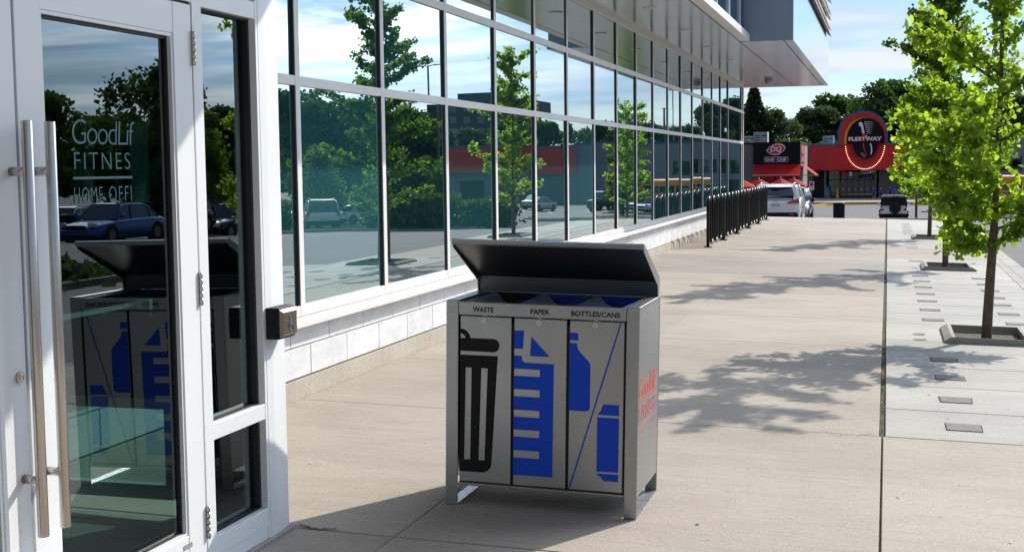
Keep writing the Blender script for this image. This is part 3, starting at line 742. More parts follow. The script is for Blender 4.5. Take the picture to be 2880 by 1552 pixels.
# hoppers in the top
for (x0, x1), m_ in zip(HX, ('blackplastic', 'blueplastic', 'blueplastic')):
    b = MB().m(m_); y0, y1 = -Dp + .014, Dp - .030; zt = .947
    def rr(i, z, fy=0): return [(x0 + i, y0 + i + fy, z), (x1 - i, y0 + i + fy, z), (x1 - i, y1 - i, z), (x0 + i, y1 - i, z)]
    b.loft([rr(.001, .895), rr(.001, zt), rr(.020, zt), rr(.070, zt - .075), rr(.075, zt - .10)], smooth=False, cap=False)
    b.m('bin_dark'); b.poly(rr(.072, zt - .09)[::1])
    b.build('hopper', BIN)
    b = MB().m('liner'); xa, xb = x0 + .022, x0 + .125; zt2 = .948
    b.loft([[(xa, y0 + .03, zt2), (xa + .03, y0 + .05, zt2 - .004), (xb, y0 + .12, .885), (xb - .01, y0 + .16, .86)], [(xa, y1 - .16, zt2 + .001), (xa + .045, y1 - .17, zt2 - .003), (xb + .03, y1 - .19, .90), (xb, y1 - .2, .86)], [(xa, y1 - .05, zt2), (xa + .03, y1 - .06, zt2 - .006), (xb - .02, y1 - .09, .89), (xb - .03, y1 - .1, .86)]], close=False, cap=False, smooth=True)
    b.build('bag_liner', BIN, nrm=False)
b = MB().m('bin_steel'); b.box(-.391, .391, Dp - .029, Dp - .0125, .8945, .951); bn('back_rail', b)
# lid: bent sheet with end flanges
inn = [(.222, .953), (.222, 1.026), (-.196, 1.206), (-.200, 1.222)]
outp = [(-.196, 1.232), (.232, 1.030), (.246, 1.012), (.246, .953)]
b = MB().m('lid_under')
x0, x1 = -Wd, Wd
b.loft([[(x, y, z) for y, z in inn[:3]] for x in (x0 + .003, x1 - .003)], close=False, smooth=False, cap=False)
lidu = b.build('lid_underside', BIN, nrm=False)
b = MB().m('bin_steel')
prof = [(.2235, .953), (.2235, 1.027), (-.190, 1.2045), (-.200, 1.206), (-.205, 1.214), (-.203, 1.228), (-.196, 1.232), (.232, 1.050), (.246, 1.030), (.246, .953)]
b.prism([(x0, y, z) for y, z in prof], (x1 - x0, 0, 0))
lid_o = b.build('lid', BIN); lidu.parent = lid_o
# end flanges: narrow returns along both lid ends, underside
for x in (x0, x1 - .004):
    b = MB().m('bin_steel'); b.prism([(x, .2230, .9545), (x, .2230, 1.0265), (x, -.190, 1.204), (x, -.183, 1.190), (x, .200, 1.006), (x, .208, .9545)], (.004, 0, 0)); b.build('lid_flange', lid_o)

# ================================================================ bicycle racks
def rack_mesh():
    b = MB().m('rack'); p = .334; r = p / 2; zt, zb = .93 - r, .075 + r; pts = [(0, 0, .0)]
    for k in range(4):
        y = 2 * k * p
        if k == 0: pts.append((0, 0, zt))
        for a in range(1, 12): t = PI - a * PI / 12; pts.append((0, y + r + r * math.cos(t), zt + r * math.sin(t)))
        pts.append((0, y + p, zt))
        if k < 3:
            pts.append((0, y + p, zb))
            for a in range(1, 12): t = PI + a * PI / 12; pts.append((0, y + p + r + r * math.cos(t), zb + r * math.sin(t)))
            pts += [(0, y + 2 * p, zb), (0, y + 2 * p, zt)]
        else: pts.append((0, y + p, 0))
    b.tube(pts, .029, n=12); return b
racks = []
for k in range(5):
    y0 = 24.56 + 2.5 * k; lab = ['nearest wavy black bicycle rack before the long window wall', 'wavy black bicycle rack second from the near end of the row', 'wavy black bicycle rack in the middle of the row of five',
                                 'wavy black bicycle rack second from the far end of the row', 'farthest wavy black bicycle rack close to the white minivan'][k]
    if k == 0:
        rt = thing('bicycle_rack', (-3.21, y0, gz(-3.21)), lab, 'bike rack', 'wavy bicycle racks in a row beside the building')
        pipe = rack_mesh().build('pipe', rt)
        for yy in (0, 7 * .334):
            b = MB().m('rack'); b.box(-.075, .075, yy - .05, yy + .05, .001, .010, bev=.002)
            for sx in (-.055, .055): b.tube([(sx, yy, .01), (sx, yy, .022)], .011, n=6)
            b.tube([(0, yy, .01), (0, yy, .03)], .031, n=12)
            b.build('floor_flange', rt)
    else: dup(rt, (-3.21, y0, gz(-3.21)), label=lab)
# ================================================================ trees
def rnd_dir():
    z = random.uniform(-1, 1); a = random.uniform(0, 2 * PI); s = math.sqrt(1 - z * z); return np.array((s * math.cos(a), s * math.sin(a), z))
def leaves_mesh(name, centers, outward, size, material, fan=True, parent=None, rng=None, flat=.0):
    """many small leaf faces, each its own island; fan = fan shaped ginkgo leaf, else a simple pointed leaf"""
    rng = rng or np.random.default_rng(3); n = len(centers)
    if fan: sh = np.array([(0, 0, 0), (.36, .30, .04), (.53, .56, -.03), (.44, .80, .0), (.20, .95, .05), (0, .86, .0), (-.20, .95, .05), (-.44, .80, .0), (-.53, .56, -.03), (-.36, .30, .04)])
    else: sh = np.array([(0, -.5, 0), (.42, -.05, .08), (.1, .55, -.05), (-.42, .1, .06)])
    k = len(sh); ax = rng.normal(size=(n, 3)); ax[:, 2] -= flat; ax += outward * .8; ax /= np.linalg.norm(ax, axis=1)[:, None]
    up = rng.normal(size=(n, 3)); up -= ax * (up * ax).sum(1)[:, None]; up /= np.linalg.norm(up, axis=1)[:, None]
    sd_ = np.cross(ax, up); sz = size * rng.uniform(.65, 1.3, n)
    V = centers[:, None, :] + (sh[None, :, 0:1] * sd_[:, None, :] + sh[None, :, 1:2] * ax[:, None, :] + sh[None, :, 2:3] * up[:, None, :]) * sz[:, None, None]
    me = bpy.data.meshes.new(name); me.vertices.add(n * k); me.loops.add(n * k); me.polygons.add(n)
    me.vertices.foreach_set('co', V.astype(np.float32).ravel()); me.loops.foreach_set('vertex_index', np.arange(n * k, dtype=np.int32))
    me.polygons.foreach_set('loop_start', np.arange(0, n * k, k, dtype=np.int32)); me.polygons.foreach_set('loop_total', np.full(n, k, dtype=np.int32))
    me.update(calc_edges=True); me.materials.append(M[material]); o = bpy.data.objects.new(name, me); C.objects.link(o)
    if parent: o.parent = parent
    return o

def ginkgo(loc, seed, label, lean=(.02, 0), height=4.7, manual=None, n_leaf=9000, first=.92, nl=27, spread=1., lsz=.056, lmat='ginkgo', group='young ginkgo trees in the pavement pits'):
    rs = random.getstate(); random.seed(seed); rng = np.random.default_rng(seed)
    root = thing('ginkgo_tree', loc, label, 'tree', group)
    tp = lambda z: Vector((lean[0] * z + .012 * math.sin(z * 1.9 + seed), lean[1] * z + .012 * math.cos(z * 1.7 + seed), z))
    b = MB().m('bark'); zs = [-.12, 0, .05, .3, .6, .9, 1.3, 1.8, 2.3, 2.8, 3.3, 3.8, 4.2, height]
    b.tube([tp(z) for z in zs], [.060, .053, .049, .046, .043, .040, .031, .027, .023, .019, .015, .011, .007, .004], n=12)
    tw = []; limbs = list(manual or [])
    for k in range(nl):
        z = first + (height - .25 - first) * (k / nl) ** .9
        az = k * 2.4 + random.uniform(-.4, .4)
        ln = (1.08 - .62 * ((z - first) / (height - first)) ** 1.4) * random.uniform(.55, 1.1) * (.55 + .45 * min(1, (z - first) / .55)) * spread; up = random.uniform(.25, .75) * (1.25 if z > 2.6 else .8)
        limbs.append((z, az, ln, up))
    pts_all = []
    for (z, az, ln, up) in limbs:
        p0 = tp(z); d = Vector((math.cos(az), math.sin(az), 0)); pts = []; q = p0.copy(); n = 9; side = random.uniform(-.12, .12)
        for i in range(n):
            pts.append(q.copy()); t = i / (n - 1)
            q = q + (d + Vector((-d.y, d.x, 0)) * (side + random.uniform(-.12, .12)) + Vector((0, 0, up * (1 - .25 * t) + random.uniform(-.08, .08)))).normalized() * ln / (n - 1)
        b.tube(pts, [max(.0035, .017 * (1 - i / n) * min(1, ln)) for i in range(n)], n=6)
        pts_all.append((pts, ln))
        for s_ in range(int(ln * 8)):
            i = random.randint(2, n - 1); sdv = Vector((random.uniform(-1, 1), random.uniform(-1, 1), random.uniform(-.15, .6))).normalized(); L2 = random.uniform(.14, .38) * (1.1 - .5 * i / n)
            sp = [pts[i], pts[i] + (sdv + d * .5).normalized() * L2 * .5, pts[i] + (sdv + d * .7).normalized() * L2]
            b.tube(sp, [.005, .004, .002], n=4); pts_all.append((sp, L2))
    b.build('trunk', root)
    cs = []; ow = []; tot = sum(l for _, l in pts_all)
    for pts, ln in pts_all:
        m = int(n_leaf * ln / tot); P_ = np.array([tuple(p) for p in pts]); t = rng.uniform(.06 if ln > .45 else 0, 1.02, m) * (len(pts) - 1); i = np.clip(t.astype(int), 0, len(pts) - 2); f = (t - i)[:, None]
        base = P_[i] * (1 - f) + P_[i + 1] * f; sp = rng.normal(size=(m, 3)); sp /= np.linalg.norm(sp, axis=1)[:, None]
        rad = rng.uniform(.01, .10, m)[:, None] * rng.uniform(.5, 1, m)[:, None]; cs.append(base + sp * rad); ow.append(sp * .8 + np.array((0, 0, .0)))
    # leaves close around the leader
    m = int(n_leaf * .10); z = rng.uniform(first + .5, height, m); base = np.array([tuple(tp(v)) for v in z]); sp = rng.normal(size=(m, 3)); sp[:, 2] *= .3; sp /= np.linalg.norm(sp, axis=1)[:, None]
    cs.append(base + sp * rng.uniform(.03, .20, m)[:, None] * (1.15 - z / height * .6)[:, None]); ow.append(sp)
    leaves_mesh('crown', np.concatenate(cs), np.concatenate(ow), lsz, lmat, parent=root, rng=rng, flat=.25)
    random.setstate(rs); return root
# hand-placed limbs of the nearest tree (z, azimuth, length, rise): azimuth 180 = towards the building
A = lambda d: R(d)
man1 = [(.92, A(170), .34, .05), (.95, A(200), .40, .05), (1.0, A(150), .42, .1), (1.08, A(185), .46, .10), (1.2, A(170), .52, .12), (1.3, A(215), .55, .12),
        (1.40, A(192), .46, .22), (1.50, A(160), .50, .14), (1.58, A(178), .82, .09), (1.62, A(196), .68, .18), (1.86, A(176), .86, .22), (1.94, A(186), .84, .24), (2.0, A(150), .5, .3),
        (2.42, A(180), 1.0, .80), (2.50, A(188), .9, .92), (2.75, A(20), .95, .8), (3.1, A(-60), .8, .7), (3.3, A(-110), 1.0, .5), (3.45, A(20), 1.1, .3),
        (1.1, A(0), .8, .25), (1.3, A(30), .85, .3), (.93, A(-20), .6, .7), (1.0, A(10), .7, .4), (1.3, A(-60), .9, .3), (1.5, A(-100), .8, .4), (1.2, A(-130), .6, .25), (1.7, A(250), .8, .5), (1.9, A(-20), .8, .6), (2.3, A(15), .8, .8), (3.3, A(200), .9, .5), (3.4, A(-20), 1.0, .4)]
TX = .905
def pz(x): return gz(x) - .10
g1 = ginkgo((TX, 12.82, pz(TX)), 11, 'nearest ginkgo tree, bright leaves filling the right edge', lean=(.030, 0), manual=man1, n_leaf=11800, first=1.2, nl=4, lsz=.050)
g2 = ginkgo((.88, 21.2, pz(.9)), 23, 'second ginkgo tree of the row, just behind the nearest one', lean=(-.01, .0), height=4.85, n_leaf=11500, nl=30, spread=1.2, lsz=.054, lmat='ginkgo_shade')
g3 = ginkgo((.88, 29.6, pz(.9)), 37, 'third ginkgo tree of the row, its trunk left of the others', lean=(.0, .01), height=4.5, n_leaf=7500, lsz=.062)
g4 = ginkgo((.9, 44.0, zl(.9, 44)), 41, 'fourth ginkgo tree, beyond the end of the pavement', lean=(.0, .0), height=4.4, n_leaf=6000, lsz=.065)
for k, (y, lb) in enumerate(((12.84, 'raised concrete curb around the nearest tree'), (21.22, 'raised concrete curb around the second tree'), (29.62, 'raised concrete curb around the third tree'))):
    if k == 0:
        pt = thing('tree_pit_curb', (.90, y, gz(.90)), lb, 'tree curb', 'concrete tree pit curbs in the pavement')
        b = MB().m('pit')
        o4 = [(-.40, -.555), (.40, -.555), (.40, .50), (-.40, .50)]; m4 = [(-.392, -.548), (.392, -.548), (.392, .492), (-.392, .492)]; t4 = [(-.335, -.535), (.335, -.535), (.335, .47), (-.335, .47)]; i4 = [(-.30, -.51), (.30, -.51), (.30, .44), (-.30, .44)]
        b.loft([[(x, y_, -.02 + CSL * x) for x, y_ in o4], [(x, y_, .022 + CSL * x) for x, y_ in m4], [(x, y_, .056 + CSL * x) for x, y_ in t4], [(x, y_, .054 + CSL * x) for x, y_ in i4], [(x, y_, -.14 + CSL * x) for x, y_ in i4]], smooth=False, cap=False)
        b.build('curb_frame', pt)
        b = MB().m('soil'); b.poly([(x, y_, -.10 + CSL * x) for x, y_ in i4]); b.build('soil', pt, nrm=False)
    else: dup(pt, (.90, y, gz(.90)), label=lb)

def blob_tree(kind, seed, H=11., Wd_=4.2, leaf='leaf_dark', n=9000, ls=.42, trunk=2.2):
    rng = np.random.default_rng(seed); rs = random.getstate(); random.seed(seed)
    nm = {'pine': 'conifer_tree', 'broad': 'broadleaf_tree', 'willow': 'willow_tree'}[kind]
    root = bpy.data.objects.new(nm, None); C.objects.link(root)
    b = MB().m('bark_far'); b.tube([(0, 0, -.3), (0, 0, trunk), (.1, 0, H * .55), (0, .1, H * .92)], [.28, .22, .14, .03], n=8)
    cs = []; ow = []
    if kind == 'pine':
        nb = 34
        for k in range(nb):
            z = trunk * .5 + (H - trunk * .5) * (k / nb) ** .9; rr_ = Wd_ * .5 * (1 - k / nb) ** .75 * random.uniform(.75, 1.15) + .15
            for j in range(7):
                a = k * 1.3 + j * 2 * PI / 7 + random.uniform(-.3, .3); L_ = rr_ * random.uniform(.7, 1.1); m = int(n / nb / 7)
                t = rng.uniform(.1, 1, m); p = np.stack([np.cos(a) * t * L_, np.sin(a) * t * L_, z - t * L_ * .12 + rng.normal(0, .05, m)], 1) + rng.normal(0, .16, (m, 3)) * (1.1 - t[:, None] * .5)
                cs.append(p); ow.append(np.tile((math.cos(a), math.sin(a), -.3), (m, 1)))
    else:
        nb = 26; blobs = []
        for k in range(nb):
            a = random.uniform(0, 2 * PI); zz_ = trunk + (H - trunk) * random.uniform(.08, .95); env = math.sqrt(max(.05, 1 - ((zz_ - (trunk + (H - trunk) * .45)) / ((H - trunk) * .62)) ** 2)); rad = Wd_ * .5 * env * random.uniform(.25, .95)
            c = np.array((math.cos(a) * rad, math.sin(a) * rad, zz_)); s_ = random.uniform(.5, 1.05) * Wd_ * .22; blobs.append((c, s_))
            b.tube([(0, 0, max(trunk * .8, zz_ - 1.8)), tuple(c * .6 + np.array((0, 0, zz_ * .4 - .4))), tuple(c)], [.10, .06, .02], n=5)
        for c, s_ in blobs:
            m = n // nb; d = rng.normal(size=(m, 3)); d /= np.linalg.norm(d, axis=1)[:, None]; r_ = s_ * rng.uniform(.25, 1.1, m) ** .6
            p = c + d * r_[:, None] * np.array((1, 1, .72)) + rng.normal(0, .12, (m, 3))
            if kind == 'willow': p[:, 2] -= rng.uniform(0, 1.6, m) * (r_ / s_)
            cs.append(p); ow.append(d)
    t_ = b.build('trunk', root); leaves_mesh('crown', np.concatenate(cs), np.concatenate(ow), ls, leaf, fan=False, parent=root, rng=rng)
    random.setstate(rs); return root
protos = [blob_tree('broad', 5, 11, 7.5, 'leaf_dark', 9000, .42), blob_tree('broad', 6, 12.5, 8.5, 'leaf_mid', 9000, .45), blob_tree('pine', 8, 13, 6.5, 'leaf_pine', 9000, .40), blob_tree('broad', 9, 6.0, 4.2, 'leaf_light', 5000, .22, 1.4), blob_tree('willow', 10, 12, 8, 'leaf_mid', 9000, .34, 3)]
used = [False] * len(protos)
def plant(k, x, y, s=1., label='', group=None, rz=None, z=None, sz=None):
    z = zl(x, y) if z is None else z; rz = random.uniform(0, 6.28) if rz is None else rz
    if not used[k]: o = protos[k]; used[k] = True
    else: o = dup(protos[k], (0, 0, 0))
    o.location = (x, y, z); o.rotation_euler = (0, 0, rz); o.scale = (s, s, sz or s)
    o['label'] = label; o['category'] = 'tree'
    if group: o['group'] = group
    elif 'group' in o: del o['group']
    return o
G1 = 'dark trees in a wood behind the red entrance building'
GW = 'trees of the wood that shows in the glass beyond the parking lot'
plant(2, -18.3, 190, 1.16, 'tall dark conifer rising behind the grey roof next to the glass corner'); plant(0, -16.3, 192, 1.08, 'round dark tree touching the right flank of the tall conifer')
plant(3, -14.6, 176, 1.12, 'small bright green tree by the rooftop unit')
row = [(-13.6, 209, .98, 0), (-11.0, 205, 1.14, 0), (-7.5, 212, 1.2, 1), (-3.2, 205, 1.2, 0), (1.0, 200, 1.32, 1), (4.5, 205, 1.38, 0), (9, 203, 1.3, 1), (14, 207, 1.32, 0), (19, 203, 1.25, 0)]
for i, (x, y, s, k) in enumerate(row): plant(k, x, y, s, 'dark leafy tree in the wood rising behind the red arch building', G1)
for i, (x, s) in enumerate(((-12.0, .62), (-9.6, .56), (-7.0, .6), (-4.8, .55), (8, .7))): plant(1, x, 181, s, 'low round green tree just above the flat roofs', 'low green trees above the flat roofs')
for i in range(13):
    x = 25 + i * 6.2; plant([0, 1, 1, 0, 4][i % 5], x, 196 + random.uniform(-6, 12), random.uniform(.82, 1.12), 'tall dark tree of the far wood reflected in the window wall', GW)
for i in range(15):
    t = i / 14; x = 84 - 12 * t + random.uniform(-3, 3); y = 186 - 160 * t; plant([1, 0, 4, 0, 2][i % 5], x, y, random.uniform(.75, 1.0), 'tall dark tree of the far wood reflected in the window wall', GW)
# nearer trees of the parking lot, seen in the panes
plant(1, 38.5, 100, .88, 'large green tree mirrored in the first wide window', 'green parking lot trees mirrored in the windows'); plant(1, 34.5, 99, .80, 'large green tree mirrored in the first wide window', 'green parking lot trees mirrored in the windows')
for x, y, s in ((30, 84, .95), (25, 93, .85), (14.6, 114, .85), (36, 74, 1.0)):
    plant(3, x, y, s, 'small bright green parking lot tree mirrored in the windows', 'bright parking lot trees mirrored in the windows')
plant(4, 24.6, 49.5, .62, 'drooping willow mirrored at the top left of the door glass')
plant(3, 29, 60, 1.0, 'green tree mirrored in the narrow side window next to the door')
plant(1, 30.5, 101, .72, 'green tree mirrored left of the stepped tower')
for i, x in enumerate((72, 68, 65, 63, 61, 60, 58)): plant(i % 2, x, 96 + i * 6, random.uniform(.78, .98), 'tall dark tree of the far wood reflected in the window wall', GW)

# ornamental grass hedge and planted islands (mirrored)
def grass_clump(name, x0, y0, x1, y1, wid, h_, n, label, mname='grass', cat='hedge'):
    rng = np.random.default_rng(int(abs(x0 * 10 + y0))); root = thing(name, ((x0 + x1) / 2, (y0 + y1) / 2, zl((x0 + x1) / 2, (y0 + y1) / 2)), label, cat)
    t = rng.uniform(0, 1, n); px = x0 + (x1 - x0) * t + rng.normal(0, wid / 3, n); py = y0 + (y1 - y0) * t + rng.normal(0, wid / 3, n)
    z = rng.uniform(0, h_, n) * (1 - .25 * rng.uniform(0, 1, n)); c = np.stack([px - root.location.x, py - root.location.y, z], 1)
    leaves_mesh('foliage', c, np.tile((0, 0, 1.6), (n, 1)), .30, mname, fan=False, parent=root, rng=rng); return root
grass_clump('grass_hedge', 18.0, 65.0, 15.0, 67.0, 1.4, 2.0, 9000, 'dense dark ornamental grass hedge mirrored in the second window', 'leaf_mid')
grass_clump('grass_hedge', 13.8, 68, 12.6, 69.5, 1.2, 1.6, 4000, 'shorter ornamental grass clump mirrored beside the lid of the bin', 'leaf_mid')
grass_clump('low_shrub', 9.8, 17.0, 9.4, 20.0, 1.3, .42, 4000, 'low dark shrub on the grass island mirrored in the door', 'leaf_dark', 'shrub')
grass_clump('low_shrub', 24.6, 61.5, 22.9, 62.8, 1.4, 1.7, 5000, 'rounded shrub beside the white car mirrored in the first window', 'leaf_mid', 'shrub')
def island(pts, lab):
    b = MB().m('curb'); cx_ = sum(p[0] for p in pts) / len(pts); cy_ = sum(p[1] for p in pts) / len(pts); z0 = zl(cx_, cy_)
    sc = lambda s: [(cx_ + (p[0] - cx_) * s, cy_ + (p[1] - cy_) * s, 0) for p in pts]
    r0 = [(x, y, zl(x, y) - .1) for x, y, _ in sc(1)]; r1 = [(x, y, zl(x, y) + .12) for x, y, _ in sc(1)]; r2 = [(x, y, zl(x, y) + .125) for x, y, _ in sc(.95)]
    b.loft([r0, r1, r2], smooth=False, cap=False); b.m('soil'); b.poly([(x, y, z + .004) for x, y, z in r2])
    o = struct(b.build('planting_island'))
    rng = np.random.default_rng(4); n = 9000; A_ = np.array([(p[0], p[1]) for p in r2]); mn, mxx = A_.min(0), A_.max(0); q = rng.uniform(mn, mxx, (n, 2))
    ins = np.zeros(n, bool); j = len(A_) - 1
    for i in range(len(A_)):
        xi, yi = A_[i]; xj, yj = A_[j]; ins ^= ((yi > q[:, 1]) != (yj > q[:, 1])) & (q[:, 0] < (xj - xi) * (q[:, 1] - yi) / (yj - yi + 1e-9) + xi); j = i
    q = q[ins]; c = np.array([(x, y, zl(x, y) + .13) for x, y in q]); gr = leaves_mesh('island_grass', c, np.tile((0, 0, 1.), (len(c), 1)), .10, 'grass', fan=False, rng=rng)
    tag(gr, lab, 'grass', kind='stuff')
def cap_poly(x0, y0, x1, y1, w_):
    d = Vector((x1 - x0, y1 - y0)).normalized(); nrm_ = Vector((-d.y, d.x)) * w_ / 2; pts = []
    for (cx_, cy_), s in (((x1, y1), 1), ((x0, y0), -1)):
        a0 = math.atan2(-nrm_.y * s, -nrm_.x * s)
        for k in range(9): a = a0 + PI * k / 8; pts.append((cx_ + w_ / 2 * math.cos(a), cy_ + w_ / 2 * math.sin(a)))
    return pts
island(cap_poly(9.6, 14, 9.6, 23.0, 2.8), 'short lawn on the curbed island mirrored in the door')
island(cap_poly(20.5, 60, 14.0, 69, 3.2), 'short lawn on the island under the grass hedge')
island(cap_poly(19.5, 104, 9, 107, 2.6), 'green lawn strip mirrored in the middle windows')
island(cap_poly(4.0, 118, 16, 118, 2.4), 'lawn strip on the far island behind the jeep')

# ================================================================ vehicles (local: rear at y=0, front +y, wheels on z=0)
def car(name, label, col, cname, L=4.5, W=1.8, H=1.5, kind='sedan', cat='car', group=None, belt=.93, plate=None):
    root = thing(name, (0, 0, 0), label, cat, group); pm = paint(col, cname); w2 = W / 2
    # stations: y fraction, deck height (top of lower body), body half width factor, bottom
    if kind == 'sedan': st = [(0, .78, .86), (.015, .90, .93), (.10, .97, .98), (.25, .97, 1), (.55, .95, 1), (.72, .90, 1), (.88, .80, .97), (.97, .68, .90), (1, .52, .78)]; gh = [(.13, .02), (.26, .84), (.32, .97), (.50, 1), (.60, .96), (.72, .04)]
    elif kind == 'van': st = [(0, .80, .88), (.012, .98, .95), (.10, 1.0, .99), (.3, 1.0, 1), (.62, .98, 1), (.78, .94, 1), (.91, .80, .96), (.98, .66, .88), (1, .5, .76)]; gh = [(.012, .02), (.05, .55), (.09, .96), (.2, 1.0), (.5, 1.0), (.62, .93), (.80, .04)]
    elif kind == 'suv': st = [(0, .85, .88), (.012, 1.02, .95), (.10, 1.06, .99), (.3, 1.06, 1), (.62, 1.05, 1), (.74, 1.03, 1), (.90, .93, .97), (.98, .80, .90), (1, .6, .8)]; gh = [(.014, .02), (.05, .6), (.09, .95), (.2, 1.0), (.48, 1.0), (.58, .94), (.73, .04)]
    elif kind == 'pickup': st = [(0, .95, .95), (.01, 1.0, .98), (.3, 1.0, 1), (.42, 1.02, 1), (.70, 1.05, 1), (.9, 1.0, .98), (.98, .9, .93), (1, .6, .85)]; gh = [(.40, .02), (.42, .9), (.47, 1), (.58, 1.0), (.64, .95), (.72, .04)]
    elif kind == 'jeep': st = [(0, .98, .92), (.01, 1.02, .93), (.3, 1.02, .93), (.66, 1.02, .93), (.70, 1.02, .9), (.95, .98, .80), (1, .9, .74)]; gh = [(.0, .02), (.01, .93), (.04, 1), (.3, 1.0), (.58, .98), (.68, .04)]
    zb = .22 if kind in ('sedan', 'van') else .38
    hb = lambda f: belt * f
    rings = []
    for f, hh, wf in st:
        y = f * L; zt = hb(hh); ww = w2 * wf
        rings.append([(-ww * .90, y, zb), (-ww * .985, y, zb + .12), (-ww, y, zb + (zt - zb) * .5), (-ww * .985, y, zt - .10), (-ww * .93, y, zt - .01), (-ww * .5, y, zt + .025), (ww * .5, y, zt + .025), (ww * .93, y, zt - .01), (ww * .985, y, zt - .10), (ww, y, zb + (zt - zb) * .5), (ww * .985, y, zb + .12), (ww * .90, y, zb)])
    b = MB().m(pm); b.loft(rings, smooth=True); body = b.build('body', root)
    # greenhouse: glass volume with painted roof
    gr = []; rw = w2 * (.74 if kind != 'jeep' else .84); bwid = w2 * (.90 if kind != 'jeep' else .89); zb0 = belt * .93
    for f, t in gh:
        y = f * L; z = zb0 + (H - zb0) * t; ww = bwid + (rw - bwid) * t
        gr.append([(-bwid, y, zb0), (-bwid + (bwid - ww) * .93, y, zb0 + (z - zb0) * .90), (-ww * .93, y, z), (ww * .93, y, z), (bwid - (bwid - ww) * .93, y, zb0 + (z - zb0) * .90), (bwid, y, zb0)])
    roofcol = pm if kind != 'jeep' else M['blackplastic']
    b = MB().m('carglass').m(roofcol)
    n = len(gr)
    def mf(i, k):
        top = k == 2; full0 = gh[i][1] > .9 and gh[i + 1][1] > .9
        if top and full0: return 1
        return 0
    b.mats = [M['carglass'], roofcol]; b.loft(gr, smooth=False, cap=True, matf=mf); b.bm.faces.ensure_lookup_table()
    b.build('windows', root)
    # roof rails / pillars
    b = MB().m(roofcol)
    for s in (-1, 1):
        pil = []
        for (f, t), g in zip(gh, gr): pil.append((g[1] if s < 0 else g[4]))
        b.tube([tuple(Vector(p) + Vector((s * .004, 0, 0))) for p in pil if True], .028, n=6)
        for i in ([1, 3] if kind != 'pickup' else [1, 3]) + [len(gh) - 3]:
            g = gr[i]; p1 = g[1] if s < 0 else g[4]; p0 = (g[0] if s < 0 else g[5]); b.tube([tuple(Vector(p0) + Vector((s * .004, (.10 if i > 2 else -.05), 0))), tuple(Vector(p1) + Vector((s * .004, 0, 0)))], .034, n=6)
        if kind in ('van', 'suv'):
            b.tube([(s * rw * .90, L * .14, H + .01), (s * rw * .92, L * .3, H + .04), (s * rw * .90, L * .5, H + .02)], .014, n=6)
    b.build('pillars', root)
    b = MB().m('blackplastic'); b.box(-w2 * .86, w2 * .86, .04, L - .06, zb - .06, zb + .02); b.box(-w2 * .93, w2 * .93, -.02, .16, zb - .02, zb + .17, bev=.03); b.box(-w2 * .84, w2 * .84, L - .2, L + .01, zb, zb + .16, bev=.03); b.build('bumper_trim', root)
    wr = .33 if kind in ('sedan', 'van') else .39
    for y in (L * .18, L * .80):
        for s in (-1, 1):
            b = MB().m('tire'); x1 = s * (w2 - .005); x0 = s * (w2 - .22); b.tube([(x0, y, wr), (x0 + s * .02, y, wr), (x1 - s * .03, y, wr), (x1, y, wr)], [wr - .03, wr, wr, wr - .04], n=20, smooth=False); wh = b.build('wheel', root)
            b = MB().m('rim'); b.tube([(x1 + s * .001, y, wr), (x1 + s * .008, y, wr)], [wr * .66, wr * .60], n=14)
            b.build('rim', wh)
            b = MB().m('blackplastic'); b.tube([(s * (w2 - .24), y, wr + .01), (s * (w2 + .003), y, wr + .01)], wr + .05, n=20); b.build('wheel_arch', root)
    for s in (-1, 1):
        b = MB().m('lampred')
        if kind == 'van': b.prism([(s * w2 * .93, -.035, 1.09), (s * w2 * .70, -.04, 1.04), (s * w2 * .44, -.04, .94), (s * w2 * .48, -.04, .915), (s * w2 * .97, -.035, .93)], (0, .14, 0))
        elif kind == 'suv': b.box(s * w2 * .86 - .08, s * w2 * .86 + .08, -.02, .10, .78, 1.0, bev=.02)
        else: b.box(s * w2 * .80 - .12, s * w2 * .80 + .10, -.02, .12, belt * .74, belt * .88, bev=.02)
        b.build('tail_light', root)
        b = MB().m('lampclear'); zf = belt * .80; b.box(s * w2 * .72 - .17, s * w2 * .72 + .13, L - .22, L - .02, zf - .10, zf + .06, bev=.03); b.build('headlight', root)
        b = MB().m(pm if kind != 'suv' else 'blackplastic'); b.box(s * (w2 + .09) - .10, s * (w2 + .09) + .08, L * .655, L * .70, belt * 1.0, belt * 1.0 + .16, bev=.03); b.build('side_mirror', root)
    b = MB().m('blackplastic'); b.box(-w2 * .45, w2 * .45, L - .04, L + .012, belt * .58, belt * .76, bev=.02); b.build('grille', root)
    b = MB().m('plate'); zp = .86 if kind == 'van' else .62
    b.box(-.155, .155, -.045, -.035, zp - .06, zp + .08); pl_ = b.build('licence_plate', root)
    if plate:
        text(plate, .095, 'bluetrim', 'plate_number', pl_, basis((-.135, -.046, zp - .03), (1, 0, 0), (0, 0, 1)), extrude=.001, xs=.72)
    return root
mz = car('minivan', 'white minivan seen from behind beside the end of the bike racks', (.86, .86, .86), 'white', 4.45, 1.76, 1.60, 'van', 'minivan', belt=1.12, plate='CKCT 061')
mz.location = (-3.86, 48.0, -.72)
